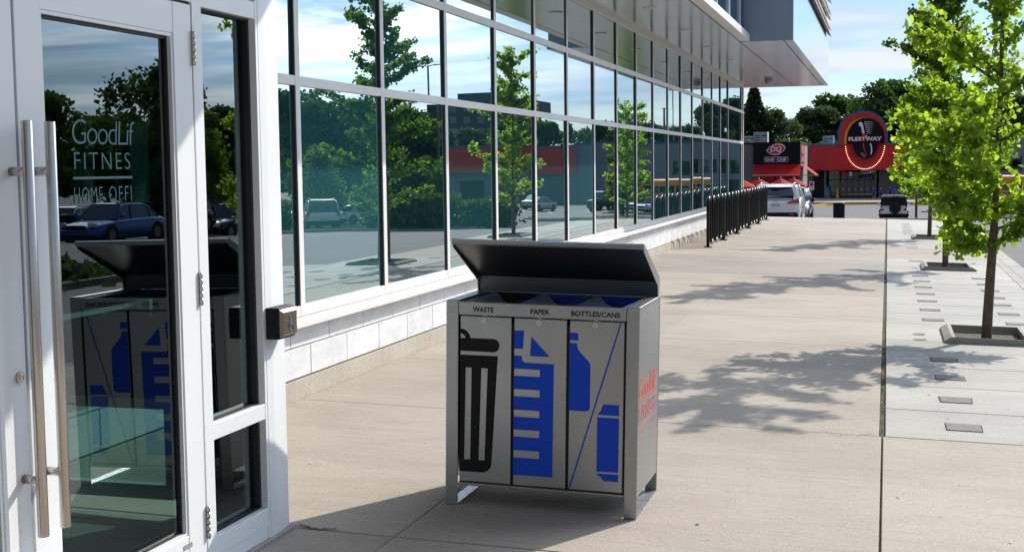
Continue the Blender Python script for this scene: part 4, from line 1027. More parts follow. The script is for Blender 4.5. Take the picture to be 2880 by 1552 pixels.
# rear window, spoiler, emblem, lower trim of the minivan
b = MB().m('carglass'); b.prism([(-.66, -.040, 1.20), (-.2, -.042, 1.165), (.2, -.042, 1.165), (.66, -.040, 1.20), (.57, .14, 1.48), (-.57, .14, 1.48)], (0, .03, .012)); b.build('rear_window', mz)
b = MB().m(paint(None, 'white')); b.loft([[(x, .02 + .16 * abs(x), 1.49), (x, .0 + .16 * abs(x), 1.515), (x, .30, 1.60), (x, .32, 1.52)] for x in (-.62, -.3, 0, .3, .62)], smooth=False); sp_ = b.build('roof_spoiler', mz)
b = MB().m(paint(None, 'white'))
for s in (-1, 1): b.prism([(s * .64, -.03, 1.06), (s * .86, -.02, 1.06), (s * .68, .15, 1.54), (s * .55, .15, 1.54)], (0, .20, .02))
b.prism([(-.70, .15, 1.47), (.70, .15, 1.47), (.66, .20, 1.58), (-.66, .20, 1.58)], (0, .12, 0))
b.build('rear_pillar', mz)
b = MB().m('lampred'); b.box(-.13, .13, .0, .02, 1.492, 1.512); b.build('brake_light', sp_)
b = MB().m('lock'); b.tube([(.068 * math.cos(k * PI / 12), -.046, .92 + .052 * math.sin(k * PI / 12) + .13) for k in range(25)], .007, n=5); b.tube([(-.055, -.046, 1.07), (0, -.048, 1.03), (.055, -.046, 1.07)], .007, n=5); b.build('emblem', mz)
b = MB().m('blackplastic'); b.box(-.80, .80, -.06, .1, .16, .60, bev=.05); b.m('lampred'); b.box(.50, .68, -.065, -.05, .50, .55); b.box(-.68, -.50, -.065, -.05, .50, .55); b.build('lower_bumper', mz)
b = MB().m('lock'); b.box(-.74, .74, -.046, -.036, .725, .732); b.build('tailgate_seam', mz)
sv = car('sport_utility_car', 'silver grey SUV facing forward behind the white minivan', (.20, .215, .23), 'silver', 4.6, 1.84, 1.62, 'suv', 'SUV', belt=1.0)
sv.location = (-4.12, 61.2, -1.03); sv.rotation_euler = (0, 0, PI)
jp = car('open_road_jeep', 'white off-road jeep with black roof and spare wheel, seen from behind', (.78, .79, .80), 'white', 4.2, 1.87, 1.86, 'jeep', 'jeep', belt=1.10)
jp['label'] = 'boxy white off-roader with black top and spare wheel in the parking lot'; jp.name = 'off_road_car'; jp['category'] = 'car'
jp.location = (.42, 92, zl(.4, 92) + .06)
b = MB().m('tire'); b.tube([(.08, -.26, 1.02), (.08, -.24, 1.02), (.08, -.06, 1.02), (.08, -.03, 1.02)], [.33, .39, .39, .3], n=24, smooth=False); sw = b.build('spare_wheel', jp)
b = MB().m('blackplastic'); b.tube([(.08, -.275, 1.02), (.08, -.262, 1.02)], .20, n=16); b.build('hub', sw)
b = MB().m('blackplastic'); b.box(-.82, .82, -.014, .01, 1.17, 1.74); b.box(-.98, .98, -.16, .02, .46, .62, bev=.02); b.build('soft_top_back', jp)
b = MB().m('blackplastic')
for s in (-1, 1): b.box(s * .90 - .09, s * .90 + .09, .35, 1.25, .72, .82, bev=.03)
b.build('fender_flare', jp)

GC = 'cars parked in the lot mirrored in the glass'
sed = car('parked_car', 'blue sedan, front car mirrored in the door glass', (.025, .11, .42), 'blue', 4.5, 1.8, 1.45, 'sedan', 'car', GC); sed.location = (22.4, 45.0, -.98); sed.rotation_euler = (0, 0, R(183))
def recolor(root, col, cname):
    pm = paint(col, cname)
    for ch in root.children:
        if ch.name.split('.')[0] in ('body', 'pillars', 'windows', 'side_mirror'):
            ch.data = ch.data.copy()
            for i, m_ in enumerate(ch.data.materials):
                if m_ and m_.name.startswith('car_paint'): ch.data.materials[i] = pm
def park(src, x, y, rz, col, cname, label, group=GC, dz=0):
    c = dup(src, (x, y, zl(x, y) + dz), R(rz), label, group); recolor(c, col, cname); return c
suv2 = car('parked_car', 'dark SUV mirrored right of the blue sedan', (.018, .02, .022), 'black', 4.5, 1.84, 1.65, 'suv', 'car', GC); suv2.location = (23.7, 51.2, -1.02); suv2.rotation_euler = (0, 0, R(183))
park(suv2, 24.3, 57.5, 183, (.03, .03, .034), 'charcoal', 'charcoal SUV mirrored in the narrow side window', dz=-.1)
park(sed, 26.5, 46.5, 183, (.25, .26, .27), 'grey', 'grey sedan mirrored left of the blue sedan', dz=-.3)
park(sed, 25.2, 41.8, 183, (.04, .10, .20), 'steel_blue', 'dull blue sedan mirrored by the door handle', dz=-.3)
cols = [((.55, .56, .57), 'light'), ((.02, .02, .02), 'black'), ((.30, .02, .02), 'red'), ((.78, .79, .8), 'white'), ((.1, .1, .11), 'dark')]
for i in range(9):
    x = 29 + i * 1.3; y = 47 + i * 5.2; c_, cn = cols[i % 5]; park([sed, suv2][i % 2], x + 3, y - 1, 180, c_, cn, ['second row parked car mirrored behind the blue sedan'][0], dz=0)
    park([suv2, sed][i % 2], x + 12, y + 4, 5, cols[(i + 2) % 5][0], cols[(i + 2) % 5][1], 'third row parked car mirrored below the dark trees')
park(suv2, 20.6, 63.6, -28, (.78, .79, .8), 'white', 'white SUV mirrored in the first wide window', None)
park(sed, 27.0, 128, 20, (.55, .56, .57), 'light', 'light grey sedan mirrored alone before the red wall', None)
pk = car('pickup_truck', 'dark pickup truck mirrored left of the bus', (.02, .02, .024), 'black', 5.4, 1.95, 1.85, 'pickup', 'pickup truck', None, belt=1.12); pk.location = (20.5, 125, zl(20, 125)); pk.rotation_euler = (0, 0, R(20))
park(suv2, 18.9, 131, 12, (.02, .02, .02), 'black', 'black SUV mirrored in front of the school bus', None)
for i, (x, y) in enumerate(((14.5, 127), (11.6, 127.5), (8.9, 128))): park([sed, suv2][i % 2], x, y, 190, cols[(i * 3) % 5][0], cols[(i * 3) % 5][1], 'parked car mirrored behind the bike racks')
for i in range(5): park([sed, suv2][i % 2], 34 + i * 3.2, 97 + i * 2, 30, cols[(i + 3) % 5][0], cols[(i + 3) % 5][1], 'distant parked car mirrored behind the grass hedge')
for j, (d_, rz_) in enumerate(((78, -33), (98, 147), (112, -33))):
    for i in range(7):
        s_ = -8 + i * 2.75 + j; x = -5 * 0 - 5 + d_ * .545 + s_ * .839; y = d_ * .839 - s_ * .545
        c_, cn = cols[(i * 2 + j) % 5]; park([sed, suv2][(i + j) % 2], x, y, rz_, c_, cn, 'small far parked car mirrored above the roof of the blue sedan', 'rows of far parked cars mirrored in the door glass')
# painted bay lines
b = MB().m('paint_white')
for i in range(12):
    x = 12 + i * 2.7; y = 122.; b.poly([(x, y, zl(x, y) + .03), (x + .14, y, zl(x, y) + .03), (x + 1.9, y + 5, zl(x, y + 5) + .03), (x + 1.76, y + 5, zl(x, y + 5) + .03)])
    x = 14 + i * 3.1; y = 36 + i * 2.7; b.poly([(x, y, zl(x, y) + .02), (x + .12, y - .1, zl(x, y) + .02), (x + 3.9, y + 3, zl(x + 3.8, y + 3) + .02), (x + 3.8, y + 3.1, zl(x + 3.8, y + 3) + .02)])
struct(b.build('bay_markings', nrm=False))

# school bus
bus = thing('school_bus', (19.6, 131.5, zl(15, 131) + .0), 'long yellow school bus mirrored in the windows', 'bus'); bus.rotation_euler = (0, 0, R(-92) + PI * 0)
bus.rotation_euler = (0, 0, R(88)); Lb = 10.4
def busr(y, h_, w_=1.2, zb_=.55): return [(-w_, y, zb_), (-w_, y, h_ - .35), (-w_ * .93, y, h_ - .12), (-w_ * .6, y, h_), (w_ * .6, y, h_), (w_ * .93, y, h_ - .12), (w_, y, h_ - .35), (w_, y, zb_)]
b = MB().m('busyellow'); b.loft([busr(0, 3.05), busr(.1, 3.15), busr(Lb - .1, 3.15), busr(Lb, 3.0)], smooth=False); b.loft([busr(Lb + .001, 1.75, 1.1), busr(Lb + 1.3, 1.55, 1.0), busr(Lb + 1.6, 1.3, .95)], smooth=False); b.build('body', bus)
for s in (-1, 1):
    for k in range(11):
        b = MB().m('carglass'); b.box(s * 1.205 - .004, s * 1.205 + .004, .4 + k * .9, 1.15 + k * .9, 1.75, 2.45); b.build('window', bus)
    b = MB().m('blackplastic'); b.box(s * 1.204 - .004, s * 1.204 + .004, .1, Lb - .1, 1.45, 1.52); b.box(s * 1.204 - .004, s * 1.204 + .004, .1, Lb - .1, 1.0, 1.07); b.build('side_stripe', bus)
for y in (2.2, Lb + .5):
    for s in (-1, 1):
        b = MB().m('tire'); b.tube([(s * .85, y, .5), (s * 1.18, y, .5)], .5, n=20, smooth=False); b.build('wheel', bus)
b = MB().m('carglass'); b.box(-1.0, 1.0, Lb + .002, Lb + .01, 1.8, 2.75); b.build('windscreen', bus)

# twin arm lot lamps (mirrored) and one direct pole
def lamp(x, y, h_, lab, rz=0):
    t = thing('street_lamp', (x, y, zl(x, y)), lab, 'lamp post', None, rz)
    b = MB().m('pole'); b.tube([(0, 0, 0), (0, 0, h_ * .5), (0, 0, h_)], [.13, .10, .07], n=10); b.build('pole', t)
    for s in (-1, 1):
        b = MB().m('pole'); b.tube([(0, 0, h_ - .05), (s * .5, 0, h_ + .02), (s * .8, 0, h_)], .04, n=6); a = b.build('arm', t)
        b = MB().m('signwhite'); b.loft([[(s * .7, -.12, h_ - .03), (s * .7, .12, h_ - .03), (s * .7, .1, h_ + .06), (s * .7, -.1, h_ + .06)], [(s * 1.6, -.14, h_ - .01), (s * 1.6, .14, h_ - .01), (s * 1.6, .1, h_ + .04), (s * 1.6, -.1, h_ + .04)]], smooth=False); b.build('lamp_head', a)
    return t
lamp(27.5, 100, 12.6, 'tall twin arm lamp post mirrored against the clouds', R(30)); lamp(16.0, 140, 10.5, 'slim lamp post mirrored above the bus', R(80))
lamp(20.2, 176, 14.5, 'dark lamp post glimpsed right of the nearest trunk', R(20))

b = MB().m('bark'); rl = random.Random(5)
for k in range(60):
    x = rl.uniform(-3.6, 1.6); y = rl.uniform(5.3, 26); r = rl.uniform(.004, .011); a = rl.uniform(0, 6); z = gz(x) + .002
    b.m('paver' if k % 3 else 'ginkgo'); b.poly([(x + r * math.cos(a + t), y + r * .7 * math.sin(a + t), z + (.003 if t > 2 else 0)) for t in (0, 1.3, 2.6, 4.1, 5.2)])
tag(b.build('pavement_litter', nrm=False), 'scattered leaf bits and grit on the pale pavement', 'litter', kind='stuff')

b = MB().m('filler'); rl = random.Random(9)
for k in range(26):
    x = rl.uniform(-3.5, 1.4); y = rl.uniform(5.4, 16); r = rl.uniform(.006, .013); b.m('paver'); b.poly([(x + r * rl.uniform(.8, 1.1) * math.cos(t * .7), y + r * rl.uniform(.8, 1.1) * math.sin(t * .7), gz(x) + .0045) for t in range(9)])
tag(b.build('gum_spots', nrm=False), 'small dark gum spots dotted on the pavement', 'gum spots', kind='stuff')
def crack(pts, w_):
    b = MB().m('filler'); rl = random.Random(int(abs(pts[0][0] * 100))); P = []
    for (x0, y0), (x1, y1) in zip(pts, pts[1:]):
        for k in range(6): t = k / 6; P.append((x0 + (x1 - x0) * t + rl.gauss(0, .006), y0 + (y1 - y0) * t + rl.gauss(0, .006)))
    P.append(pts[-1])
    for (x0, y0), (x1, y1) in zip(P, P[1:]):
        d = Vector((x1 - x0, y1 - y0)).normalized() * w_ * rl.uniform(.4, 1.2) / 2; b.poly([(x0 - d.y, y0 + d.x, gz(x0) + .0045), (x0 + d.y, y0 - d.x, gz(x0) + .0045), (x1 + d.y, y1 - d.x, gz(x1) + .0045), (x1 - d.y, y1 + d.x, gz(x1) + .0045)])
    b.build('hairline_crack', walk, nrm=False)
crack([(-.36, 7.98), (-.27, 7.86), (-.19, 7.90)], .004); crack([(-.14, 7.93), (-.06, 7.97)], .006); crack([(-2.46, 5.17), (-2.35, 5.12), (-2.28, 5.16)], .016)
# ================================================================ far buildings
def tw(body, size, material, name, parent, x, y, z, wx=None, hz=None, **k):
    """upright sign lettering on a wall facing -Y; stretched to a width and height in metres"""
    o = text(body, size, material, name, parent, Matrix.Identity(4), **k)
    v = np.array([tuple(q.co) for q in o.data.vertices]); mn = v.min(0); mxx = v.max(0)
    o.data.transform(Matrix.Translation((-mn[0], -mn[1], 0)))
    o.data.transform(Matrix.Diagonal(((wx / (mxx[0] - mn[0])) if wx else 1, (hz / (mxx[1] - mn[1])) if hz else 1, 1, 1)))
    o.data.transform(basis((x, y, z), (1, 0, 0), (0, 0, 1))); q = o.parent
    while q.parent: q = q.parent
    o.data.transform(Matrix.Translation(-q.location)); return o
# ---- restaurant
DO = (-9, 111, -2.45)
D = thing('restaurant_building', DO, 'grey restaurant with black sign panel above a red awning', 'restaurant')
def dd(name, b, par=None): return b.build(name, par or D, off=DO)
b = MB().m('stucco'); b.box(-16.5, -6.96, 111.7, 121.5, -2.6, 3.27); b.box(-10.6, -6.9, 111.0, 111.7, -2.6, 1.6); dd('wall', b)
b = MB().m('signblack'); b.box(-16.6, -6.9, 111.62, 121.6, 3.271, 3.40); b.box(-10.3, -7.1, 110.97, 110.999, -2.4, .8); dd('roof_edge', b)
b = MB().m('entr'); b.box(-10.1, -9.0, 110.94, 110.965, -2.3, .6); b.box(-8.9, -7.3, 110.94, 110.965, -2.3, .6); dd('shop_window', b)
b = MB().m('signblack'); b.box(-10.75, -6.92, 110.80, 116.5, 1.62, 3.42, bev=.02); sg = dd('sign_box', b)
yS = 110.79
def oval(cx_, cz_, rx, rz_, pw=1.0, n=40, tilt=.12):
    p = []
    for k in range(n):
        a = 2 * PI * k / n; c, s_ = math.cos(a), math.sin(a); x = rx * math.copysign(abs(c) ** 1.0, c); z = rz_ * math.copysign(abs(s_) ** 1.55, s_)
        p.append((cx_ + x, cz_ + z + tilt * x))
    return p
def flat(m_, pts, y, name, par, th=.02):
    b = MB().m(m_); b.prism([(x, y, z) for x, z in pts], (0, th, 0)); return dd(name, b, par)
ex, ez = -8.88, 2.82
flat('signorange', [(ex + .20 + .58 * math.cos(R(a)), ez + .06 + .46 * math.sin(R(a))) for a in range(20, 150, 10)] + [(ex - .2, ez + .3), (ex + .5, ez + .26)], yS - .01, 'emblem_swoosh', sg)
flat('signblue', [(ex - .72, ez - .12), (ex - .50, ez - .36), (ex - .12, ez - .50), (ex + .15, ez - .50), (ex + .45, ez - .34), (ex + .05, ez - .38), (ex - .35, ez - .30)], yS - .01, 'emblem_swoosh', sg)
flat('signwhite', oval(ex, ez, .78, .44), yS - .025, 'emblem_outline', sg); flat('signred', oval(ex, ez, .72, .385), yS - .04, 'emblem', sg)
tw('DQ', .6, 'signwhite', 'emblem_letters', sg, ex - .46, yS - .055, ez - .26, .92, .50, extrude=.01, bold=.012, shear=.18)
fx0, fx1, fz0, fz1 = -9.86, -7.86, 1.76, 2.22
def rrect(x0, x1, z0, z1, r):
    p = []
    for cx_, cz_, a0 in ((x1 - r, z1 - r, 0), (x0 + r, z1 - r, 90), (x0 + r, z0 + r, 180), (x1 - r, z0 + r, 270)):
        for k in range(5): a = R(a0 + 22.5 * k); p.append((cx_ + r * math.cos(a), cz_ + r * math.sin(a)))
    return p
flat('signred', rrect(fx0, fx1, fz0, fz1, .12), yS - .01, 'name_frame', sg); flat('signwhite', rrect(fx0 + .03, fx1 - .03, fz0 + .03, fz1 - .03, .10), yS - .02, 'name_frame', sg); flat('signblack', rrect(fx0 + .05, fx1 - .05, fz0 + .05, fz1 - .05, .09), yS - .03, 'name_frame', sg)
tw('Grill', .3, 'signwhite', 'sign_letters', sg, -9.74, yS - .045, 1.86, .70, .27, extrude=.005, bold=.006, shear=.15); tw('&', .3, 'signred', 'sign_letters', sg, -9.0, yS - .045, 1.87, .15, .22, extrude=.005, bold=.006); tw('Chill', .3, 'signwhite', 'sign_letters', sg, -8.80, yS - .045, 1.86, .76, .27, extrude=.005, bold=.006, shear=.15)
# end face of the sign box (narrow emblem)
b = MB().m('signred'); b.prism([(-6.905, 113.5 + 1.9 * math.cos(2 * PI * k / 24), 2.80 + .40 * math.sin(2 * PI * k / 24)) for k in range(24)], (.02, 0, 0)); b.box(-6.905, -6.89, 111.9, 115.4, 1.78, 2.25); dd('emblem', b, sg)
# awnings
b = MB().m('red_aw'); b.poly([(-10.62, 110.78, 1.56), (-6.93, 110.78, 1.56), (-6.93, 109.0, .72), (-10.62, 109.0, .72)]); b.poly([(-10.62, 109.0, .72), (-6.93, 109.0, .72), (-6.93, 109.0, .60), (-10.62, 109.0, .60)])
b.poly([(-10.62, 110.78, 1.56), (-10.62, 109.0, .72), (-10.62, 109.0, .60), (-10.62, 110.78, .60)]); b.poly([(-6.93, 110.78, 1.56), (-6.93, 109.0, .72), (-6.93, 110.78, .60)]); b.build('awning', D, off=DO, nrm=False)
b = MB().m('signwhite'); b.box(-10.62, -6.93, 108.975, 108.995, .70, .73); b.build('awning_trim', D, off=DO)
b = MB().m('red_aw'); b.poly([(-6.88, 111.2, 1.56), (-6.88, 116.2, 1.56), (-5.72, 116.2, .68), (-5.72, 111.2, .68)]); b.poly([(-5.72, 111.2, .68), (-5.72, 116.2, .68), (-5.72, 116.2, .56), (-5.72, 111.2, .56)]); b.build('awning', D, off=DO, nrm=False)
b = MB().m('acgrey')
for y in (111.25, 116.15): b.tube([(-6.9, y, .65), (-5.75, y, .65)], .02, n=5)
b.box(-11.1, -10.98, 111.6, 111.7, 1.95, 2.15); dd('wall_lamp', b)
# ---- red arch entrance building
FO = (-3, 160, -2.5)
F = thing('bowling_centre', FO, 'long red entrance building with arched bowling sign and dark glass doors', 'bowling centre')
def ff(name, b, par=None): return b.build(name, par or F, off=FO)
yF = 155.
b = MB().m('red'); b.hexa([(-8.72, 156.5, .84), (-6.35, yF, .84), (-6.35, 162, .84), (-8.72, 162, .84), (-8.72, 156.5, 3.68), (-6.35, yF, 3.68), (-6.35, 162, 3.68), (-8.72, 162, 3.68)]); b.box(-6.349, 2.3, yF, 162, .84, 3.68); ff('fascia', b)
b = MB().m('bluetrim'); b.hexa([(-8.72, 156.42, 3.682), (-6.35, yF - .08, 3.682), (-6.35, 162, 3.682), (-8.72, 162, 3.682), (-8.72, 156.42, 3.86), (-6.35, yF - .08, 3.86), (-6.35, 162, 3.86), (-8.72, 162, 3.86)]); b.box(-6.349, 4.2, yF - .08, 162, 3.682, 3.86); ff('roof_trim', b)
def archp(hw, zt, zs, z0, cx_=-2.77, n=28): return [(cx_ - hw, z0)] + [(cx_ - hw * math.cos(PI * k / n), zs + (zt - zs) * math.sin(PI * k / n)) for k in range(n + 1)] + [(cx_ + hw, z0)]
def fl(m_, pts, y, th, name, par):
    b = MB().m(m_); b.prism([(x, y, z) for x, z in pts], (0, th, 0)); return ff(name, b, par)
ar = fl('bluetrim', archp(2.75, 7.55, 4.9, 3.70), yF - .34, 1.2, 'sign_arch', F)
fl('red', archp(2.52, 7.32, 4.9, 3.60), yF - .40, .06, 'arch_face', ar)
fl('yellowtrim', archp(2.22, 6.74, 4.3, 3.80, cx_=-2.56), yF - .55, .10, 'yellow_rim', ar)
def ell(cx_, cz_, rx, rz_, a0=0, a1=360, n=36): return [(cx_ + rx * math.cos(R(a0 + (a1 - a0) * k / n)), cz_ + rz_ * math.sin(R(a0 + (a1 - a0) * k / n))) for k in range(n + 1)]
fl('signblack', archp(2.07, 6.68, 4.3, 3.76, cx_=-2.42), yF - .72, .14, 'sign_disc', ar)
fl('signblack', ell(-2.44, 3.77, 1.36, 1.68, 180, 360), yF - .70, .5, 'lower_disc', ar)
yq = yF - .74
# swoosh lines
for k in range(7):
    z = 6.22 - k * .215; x0 = -2.62 + k * .055; ln = 1.22 - k * .115
    b = MB().m('signwhite'); pts = [(x0 + ln * t, z + .05 * math.sin(PI * t) * 1.6 - .16 * t * t * ln) for t in [i / 8 for i in range(9)]]
    b.prism([(x, yq, zz_) for x, zz_ in pts] + [(x, yq, zz_ - .075 * (1 - t)) for (x, zz_), t in zip(reversed(pts), [1 - i / 8 for i in range(9)])], (0, .02, 0)); ff('swoosh_line', b, ar)
fl('signwhite', [(-3.22, 6.05), (-3.12, 6.20), (-2.98, 6.24), (-2.82, 6.14), (-2.74, 5.95), (-2.68, 5.6), (-2.60, 5.2), (-2.52, 5.02), (-2.70, 4.90), (-2.82, 5.1), (-2.90, 5.5), (-3.0, 5.72), (-3.10, 5.80), (-3.20, 5.76), (-3.14, 5.90)], yq, .02, 'pin_shape', ar)
fl('signred', [(-2.95, 5.25), (-2.70, 4.92), (-2.52, 5.02), (-2.25, 4.62), (-2.78, 4.50)], yq, .02, 'pin_band', ar)
fl('signwhite', [(-2.35, 4.74), (-2.18, 4.52), (-2.55, 4.50)], yq - .005, .02, 'pin_band', ar)
fl('signred', [(-2.75, 3.85), (-2.60, 3.85), (-2.55, 3.3), (-2.40, 2.8), (-2.12, 2.32), (-2.35, 2.55), (-2.62, 3.1), (-2.72, 3.5)], yq, .02, 'stroke', ar)
fl('signwhite', [(-1.98, 3.80), (-1.82, 3.80), (-1.72, 3.3), (-1.70, 2.9), (-1.80, 2.55), (-1.90, 2.60), (-1.84, 2.95), (-1.88, 3.4)], yq, .02, 'stroke', ar)
for k in range(3):
    b = MB().m('acgrey'); p = ell(-2.42 + k * .02, 2.95, .42 + k * .13, .42 + k * .14, 200, 265, 8); q = ell(-2.42 + k * .02, 2.95, .38 + k * .13, .38 + k * .14, 200, 265, 8)
    b.prism([(x, yq, z) for x, z in p + q[::-1]], (0, .02, 0)); ff('swoosh_line', b, ar)
tw('FLEETWAY', .5, 'signred', 'sign_letters_edge', ar, -4.34, yq - .01, 4.08, 3.72, .50, extrude=.01, bold=.045); tw('FLEETWAY', .5, 'signwhite', 'sign_letters', ar, -4.28, yq - .06, 4.12, 3.60, .42, extrude=.02, bold=.016)
b0 = None
for k in range(41):
    a = R(180 + 180 * k / 40); x, z = -2.50 + 2.14 * math.cos(a), 3.72 + 2.78 * math.sin(a)
    if b0 is None: b = MB().m('bulb'); bmesh.ops.create_icosphere(b.bm, subdivisions=1, radius=.052); b0 = b.build('bulb', ar); bo_ = b0
    else: bo_ = b0.copy(); C.objects.link(bo_); bo_.parent = ar
    bo_.location = (x - FO[0], yF - .10 - FO[1], z - FO[2])
# recessed entrance
b = MB().m('stucco'); b.box(-12, -8.75, 161.9, 170, -2.7, 3.6); b.box(-1.0, 40, 158.4, 170, -2.7, 3.68); ff('wall', b)
b = MB().m('dark_in'); b.box(-8.72, -1.0, 161.5, 161.6, -2.7, .84); b.box(-8.7, 2.2, yF + .2, 161.4, .80, .835); ff('entrance_recess', b)
b = MB().m('mallgrey')
for x in (-7.05, -1.35): b.box(x - .12, x + .12, 158.9, 159.2, -2.6, .80)
ff('column', b)
for i in range(8):
    x = -6.6 + i * .68; b = MB().m('entr'); b.box(x, x + .62, 159.5, 159.53, -2.5, -.35); b.box(x, x + .62, 159.5, 159.53, -.25, .75); b.m('gasket'); b.box(x - .03, x, 159.46, 159.56, -2.5, .78); b.box(x, x + .62, 159.46, 159.56, -.35, -.25)
    b.m('signwhite'); b.box(x + .2, x + .32, 159.47, 159.48, -1.5 - .1 * (i % 2), -1.3); ff('entrance_door', b)
b = MB().m('walk'); b.poly([(-8.5, 140.2, -2.40), (6, 140.2, -2.40), (12, 159, -2.40), (-12, 159, -2.40)]); struct(b.build('far_pavement', nrm=False))
b = MB().m('paint_yellow')
pts = [(-7.2, 132), (-5.9, 137), (-4.8, 139), (-3.2, 139.8), (-1, 140.1), (1.5, 140.1), (4.0, 139.6), (6.4, 138.2)]
for (x0, y0), (x1, y1) in zip(pts, pts[1:]): b.hexa([(x0, y0, -2.7), (x1, y1, -2.7), (x1, y1 + .16, -2.7), (x0, y0 + .16, -2.7), (x0, y0, -2.36), (x1, y1, -2.36), (x1, y1 + .16, -2.36), (x0, y0 + .16, -2.36)])
struct(b.build('yellow_curb'))
# rooftop units
def unit(x, y, z, sx, sy, sz, lab, m_='acgrey'):
    t = thing('rooftop_unit', (x, y, z), lab, 'rooftop unit'); b = MB().m(m_); b.box(-sx / 2, sx / 2, -sy / 2, sy / 2, 0, sz, bev=.03); b.build('housing', t)
    b = MB().m('gasket')
    for k in range(3): b.box(-sx * .42, -sx * .05, -sy / 2 - .012, -sy / 2 - .002, sz * (.25 + .2 * k), sz * (.33 + .2 * k))
    b.box(sx * .08, sx * .42, -sy / 2 - .012, -sy / 2 - .002, sz * .62, sz * .74); b.build('louvre', t)
    b = MB().m(m_); b.box(-sx * .55, sx * .55, -sy * .55, sy * .55, -.02, .06); b.build('base_rail', t); return t
unit(-10.75, 118, 3.40, 1.2, 1.4, 1.02, 'pale green rooftop unit standing on the restaurant roof')
t = unit(-11.9, 120, 3.40, 1.1, 1.4, .72, 'low grey rooftop unit with slanting duct left of the green one'); b = MB().m('acgrey'); b.hexa([(.35, -1, .7), (.5, -1, .75), (1.0, -1, .05), (.85, -1, .0), (.35, -.6, .7), (.5, -.6, .75), (1.0, -.6, .05), (.85, -.6, .0)]); b.build('duct', t)
unit(-6.75, 160, 3.86, 1.25, 1.4, .98, 'grey rooftop unit left of the arched sign'); unit(.75, 160, 3.86, .85, 1.0, .55, 'small brown rooftop unit right of the arched sign', 'stucco'); unit(2.4, 160, 3.86, 1.2, 1.0, .5, 'brown rooftop unit farther right, half behind leaves', 'stucco')
b = MB().m('paint_yellow'); b.tube([(-11.6, 112.2, 3.4), (-11.6, 112.2, 3.62), (-11.2, 112.2, 3.62), (-11.2, 112.2, 3.4)], .03, n=6); tag(b.build('roof_hatch_rail'), 'tiny yellow rail at the edge of the restaurant roof', 'rail')
b = MB().m('pole'); b.tube([(-9.2, 158, 3.8), (-9.2, 158, 4.2)], .05, n=8); b.tube([(-9.35, 158, 4.25), (-9.05, 158, 4.25)], .12, n=8); tag(b.build('vent_pipe'), 'small mushroom vent pipe on the roof near the arch', 'vent pipe')
b = MB().m('pole'); b.tube([(-12.2, 165, 3.6), (-12.2, 165, 5.2)], .04, n=6); b.tube([(-12.7, 165, 5.1), (-11.7, 165, 5.1)], .04, n=6); b.tube([(-11.75, 165, 3.6), (-11.75, 165, 4.8)], .14, n=8); tag(b.build('roof_mast'), 'thin mast and flue on the flat roof behind the restaurant', 'mast')
# ---- long grey mall (mirrored)
MO = (20, 163, -2.6)
ML = thing('shopping_mall', MO, 'long grey flat roofed mall with blue edge mirrored in the windows', 'mall')
b = MB().m('mallgrey'); b.box(2.35, 30, 157.6, 185, -2.8, 4.3); b.build('wall', ML, off=MO)
b = MB().m('bluetrim'); b.box(2.3, 30, 157.5, 185, 4.301, 4.5); b.box(30, 66, 156.9, 185, 4.05, 4.25); b.build('roof_edge', ML, off=MO)
b = MB().m('red'); b.box(30.01, 66, 157, 185, .8, 4.04); b.build('red_band', ML, off=MO)
b = MB().m('mallgrey'); b.box(30.01, 66, 157.4, 185, -2.8, .79); b.build('wall', ML, off=MO)
for i in range(9):
    x = 4.2 + i * 1.5; b = MB().m('entr'); b.box(x, x + 1.2, 157.55, 157.59, .6, 2.2); b.build('window', ML, off=MO)
for x in (8, 13, 40, 46, 55):
    b = MB().m('dark_in'); b.box(x, x + 3.2, 157.3, 157.58, -2.6, -.1); b.build('doorway', ML, off=MO)
TO = (56, 262, -2.6)
tws = thing('apartment_tower', TO, 'dark stepped apartment tower mirrored above the trees', 'tower')
b = MB().m('tower'); b.box(64, 80, 262, 280, -3, 15.6); b.box(70, 78, 261.9, 270, 15.6, 17.4); b.build('wall', tws, off=TO)
b = MB().m('entr')
for i in range(5):
    for j in range(6): b.box(65 + i * 3.1, 66.5 + i * 3.1, 261.9, 261.99, 1 + j * 2.4, 2.4 + j * 2.4)
b.build('windows', tws, off=TO)
tw2 = thing('apartment_tower', (86, 268, -2.6), 'lower dark apartment tower mirrored left of the stepped one', 'tower')
b = MB().m('tower'); b.box(-4, 6, 0, 14, 0, 16.5); b.box(-1, 3, .2, 8, 16.5, 18); b.build('wall', tw2)
b = MB().m('entr')
for i in range(3):
    for j in range(5): b.box(-3 + i * 3, -1.6 + i * 3, -.08, -.01, 3 + j * 2.4, 4.4 + j * 2.4)
b.build('windows', tw2)

# ================================================================ parasols, litter bin, sign post
def parasol(x, y, zt, r, lab):
    t = thing('patio_umbrella', (x, y, -2.4), lab, 'parasol', 'red patio parasols before the restaurant'); h_ = zt + 2.4
    b = MB().m('red_aw'); n = 8
    rim = [(r * math.cos(2 * PI * k / n + .2), r * math.sin(2 * PI * k / n + .2), h_ - .52 * r / 1.0) for k in range(n)]
    for k in range(n):
        a, c = rim[k], rim[(k + 1) % n]; m_ = tuple((p + q) / 2 * .97 for p, q in zip(a[:2], c[:2])) + (a[2] + .03,)
        b.poly([(0, 0, h_), a, m_]); b.poly([(0, 0, h_), m_, c]); b.poly([a, (a[0], a[1], a[2] - .14), (m_[0], m_[1], m_[2] - .14), m_]); b.poly([m_, (m_[0], m_[1], m_[2] - .14), (c[0], c[1], c[2] - .14), c])
    b.build('canopy', t, nrm=False); b = MB().m('acgrey'); b.tube([(0, 0, 0), (0, 0, h_ + .08)], .03, n=8); b.tube([(0, 0, 0), (0, 0, .08)], .3, n=16); b.build('pole', t)
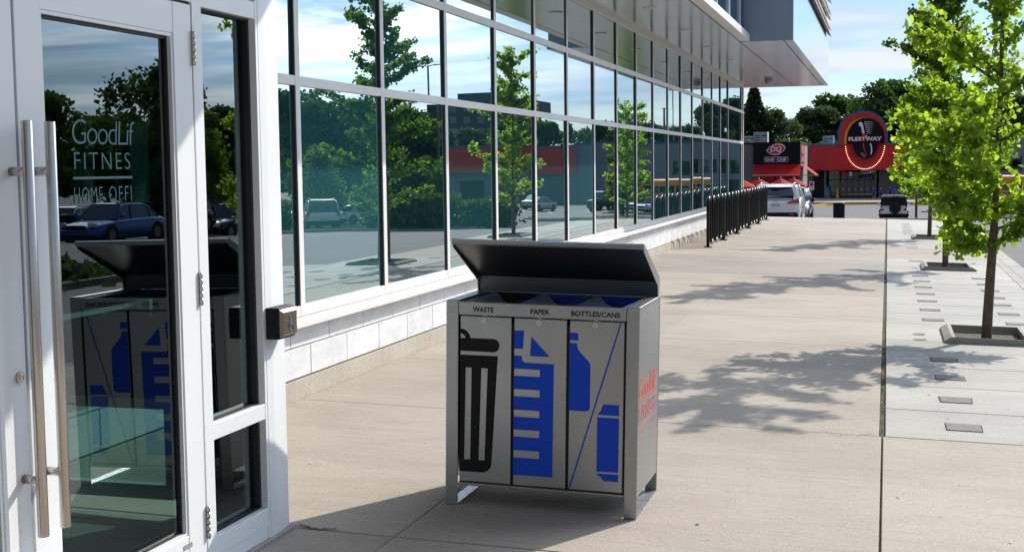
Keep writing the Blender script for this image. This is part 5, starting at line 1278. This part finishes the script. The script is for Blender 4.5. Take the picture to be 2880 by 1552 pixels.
parasol(-10.45, 99, .55, 1.15, 'red patio umbrella half hidden by the glass corner'); parasol(-9.25, 100, .55, 1.2, 'red patio umbrella left of the white minivan'); parasol(-7.75, 101, .56, 1.2, 'red patio umbrella peeping over the roof of the minivan'); parasol(-6.9, 103, .55, 1.1, 'red patio umbrella behind the right side of the minivan roof')
LB = thing('litter_bin', (-2.40, 70, -1.42), 'black cylindrical litter bin at the end of the pavement', 'trash can')
b = MB().m('blackplastic'); b.tube([(0, 0, 0), (0, 0, .04), (0, 0, .90), (0, 0, .94)], [.25, .27, .285, .30], n=24, smooth=False)
for k in range(18): a = 2 * PI * k / 18; b.tube([(.272 * math.cos(a), .272 * math.sin(a), .05), (.29 * math.cos(a), .29 * math.sin(a), .90)], .012, n=4)
b.build('barrel', LB); b = MB().m('blackplastic'); b.tube([(0, 0, .94), (0, 0, 1.0), (0, 0, 1.02)], [.305, .30, .20], n=24); b.build('lid', LB)
SP = thing('sign_post', (-5.62, 104, -2.4), 'small red and white sign on a thin post behind the SUV', 'sign')
b = MB().m('pole'); b.tube([(0, 0, 0), (0, 0, 2.55)], .025, n=6); b.build('post', SP); b = MB().m('signwhite'); b.box(-.19, .19, -.04, -.03, 2.0, 2.65); b.m('signred'); b.box(-.13, .13, -.05, -.041, 2.3, 2.58); b.build('sign_plate', SP)
BN = thing('litter_bin', (-6.7, 158.2, -2.4), 'pale blue topped litter bin by the dark entrance doors', 'trash can'); b = MB().m('mallgrey'); b.tube([(0, 0, 0), (0, 0, 1.0)], .3, n=12); b.build('barrel', BN); b = MB().m('signblue'); b.tube([(0, 0, 1.0), (0, 0, 1.3)], [.32, .22], n=12); b.build('lid', BN)
YP = thing('floor_sign', (-5.6, 158, -2.4), 'yellow wet floor sign by the dark entrance doors', 'sign'); b = MB().m('yellowtrim'); b.hexa([(-.2, -.2, 0), (.2, -.2, 0), (.2, .2, 0), (-.2, .2, 0), (-.1, -.02, 1.0), (.1, -.02, 1.0), (.1, .02, 1.0), (-.1, .02, 1.0)]); b.build('board', YP)

# ================================================================ people by the entrance
def person_mesh(pose):
    J = {'pel': (0, 0, .80), 'wst': (0, .0, .93), 'chs': (0, 0, 1.10), 'nck': (0, 0, 1.24), 'hd0': (0, -.01, 1.31), 'hd1': (0, -.015, 1.42), 'hd2': (0, -.01, 1.50)}
    E_ = [('pel', 'wst'), ('wst', 'chs'), ('chs', 'nck'), ('nck', 'hd0'), ('hd0', 'hd1'), ('hd1', 'hd2')]
    rad = {'pel': (.12, .09), 'wst': (.115, .085), 'chs': (.14, .095), 'nck': (.045, .045), 'hd0': (.055, .06), 'hd1': (.078, .092), 'hd2': (.06, .07)}
    for s, t in ((-1, 'l'), (1, 'r')):
        J.update({'hp' + t: (s * .085, 0, .76), 'kn' + t: (s * .095, -.02 if pose == 1 and s > 0 else 0, .42), 'an' + t: (s * .10, .02, .08), 'to' + t: (s * .11, -.12, .035), 'sh' + t: (s * .165, 0, 1.17)})
        el = {0: (s * .22, .02, .93), 1: (s * .21, -.02, .94), 2: (s * .24, -.03, 1.0)}[pose]
        wr = {0: (s * .23, -.05, .72), 1: (s * .02, -.17, .98), 2: (s * .20, -.2, 1.2) if s > 0 else (s * .23, -.03, .74)}[pose]
        J['el' + t] = el; J['wr' + t] = wr; d = (Vector(wr) - Vector(el)).normalized() * .07; J['ha' + t] = tuple(Vector(wr) + d)
        E_ += [('pel', 'hp' + t), ('hp' + t, 'kn' + t), ('kn' + t, 'an' + t), ('an' + t, 'to' + t), ('chs', 'sh' + t), ('sh' + t, 'el' + t), ('el' + t, 'wr' + t), ('wr' + t, 'ha' + t)]
        rad.update({'hp' + t: (.085, .085), 'kn' + t: (.052, .052), 'an' + t: (.035, .035), 'to' + t: (.035, .025), 'sh' + t: (.055, .055), 'el' + t: (.036, .036), 'wr' + t: (.025, .025), 'ha' + t: (.03, .018)})
    ks = list(J); me = bpy.data.meshes.new('person'); me.from_pydata([J[k] for k in ks], [(ks.index(a), ks.index(c)) for a, c in E_], [])
    o = bpy.data.objects.new('tmp', me); C.objects.link(o); sm = o.modifiers.new('s', 'SKIN'); sb = o.modifiers.new('b', 'SUBSURF'); sb.levels = 1; sb.render_levels = 1
    sk = me.skin_vertices[0].data
    for i, k in enumerate(ks): sk[i].radius = rad[k]; sk[i].use_root = (k == 'pel')
    dg = bpy.context.evaluated_depsgraph_get(); m2 = bpy.data.meshes.new_from_object(o.evaluated_get(dg)); bpy.data.objects.remove(o); m2.name = 'person'
    for k in ('skin', 'shirt', 'navy', 'blackplastic'): m2.materials.append(M[k])
    for p in m2.polygons:
        z = p.center.z; x = abs(p.center.x); p.use_smooth = True
        p.material_index = 3 if z < .09 else (0 if z < .48 else (2 if (z < .86 and x < .17) else (1 if (z < 1.245 and (x < .175 or z > .98) and not (pose == 1 and p.center.y < -.13)) else 0)))
    return m2
pms = [person_mesh(k) for k in range(3)]
hm = MB().m('hair'); hm.loft([[(r_ * math.cos(2 * PI * k / 10), -.0 + r_ * 1.15 * math.sin(2 * PI * k / 10) + .02, z) for k in range(10)] for r_, z in ((.080, 1.40), (.088, 1.46), (.075, 1.53), (.03, 1.565))]); hair_o = hm.build('hair')
hair_me = hair_o.data; bpy.data.objects.remove(hair_o)
plabel = 'person in a bright blue T-shirt and shorts standing outside the dark glass entrance'
pxs = [-1.45, -.72, .30, .72, 1.35, 1.80, 2.45, 3.15, 3.70, 4.30, 4.85, 5.5, 6.1, 6.8, 7.6]
for i, x in enumerate(pxs):
    t = bpy.data.objects.new('person', pms[i % 3]); C.objects.link(t); s = random.choice((.88, .92, 1.0, 1.06)); t.scale = (s * 1.05, s * 1.05, s); t.location = (x, 150 + random.uniform(-1.2, 1.2), -2.40); t.rotation_euler = (0, 0, random.uniform(-1.0, 1.0) + (PI if i % 4 == 3 else 0))
    h_ = bpy.data.objects.new('hair', hair_me); C.objects.link(h_); h_.parent = t
    tag(t, plabel, 'person', 'group of people in blue shirts by the entrance')
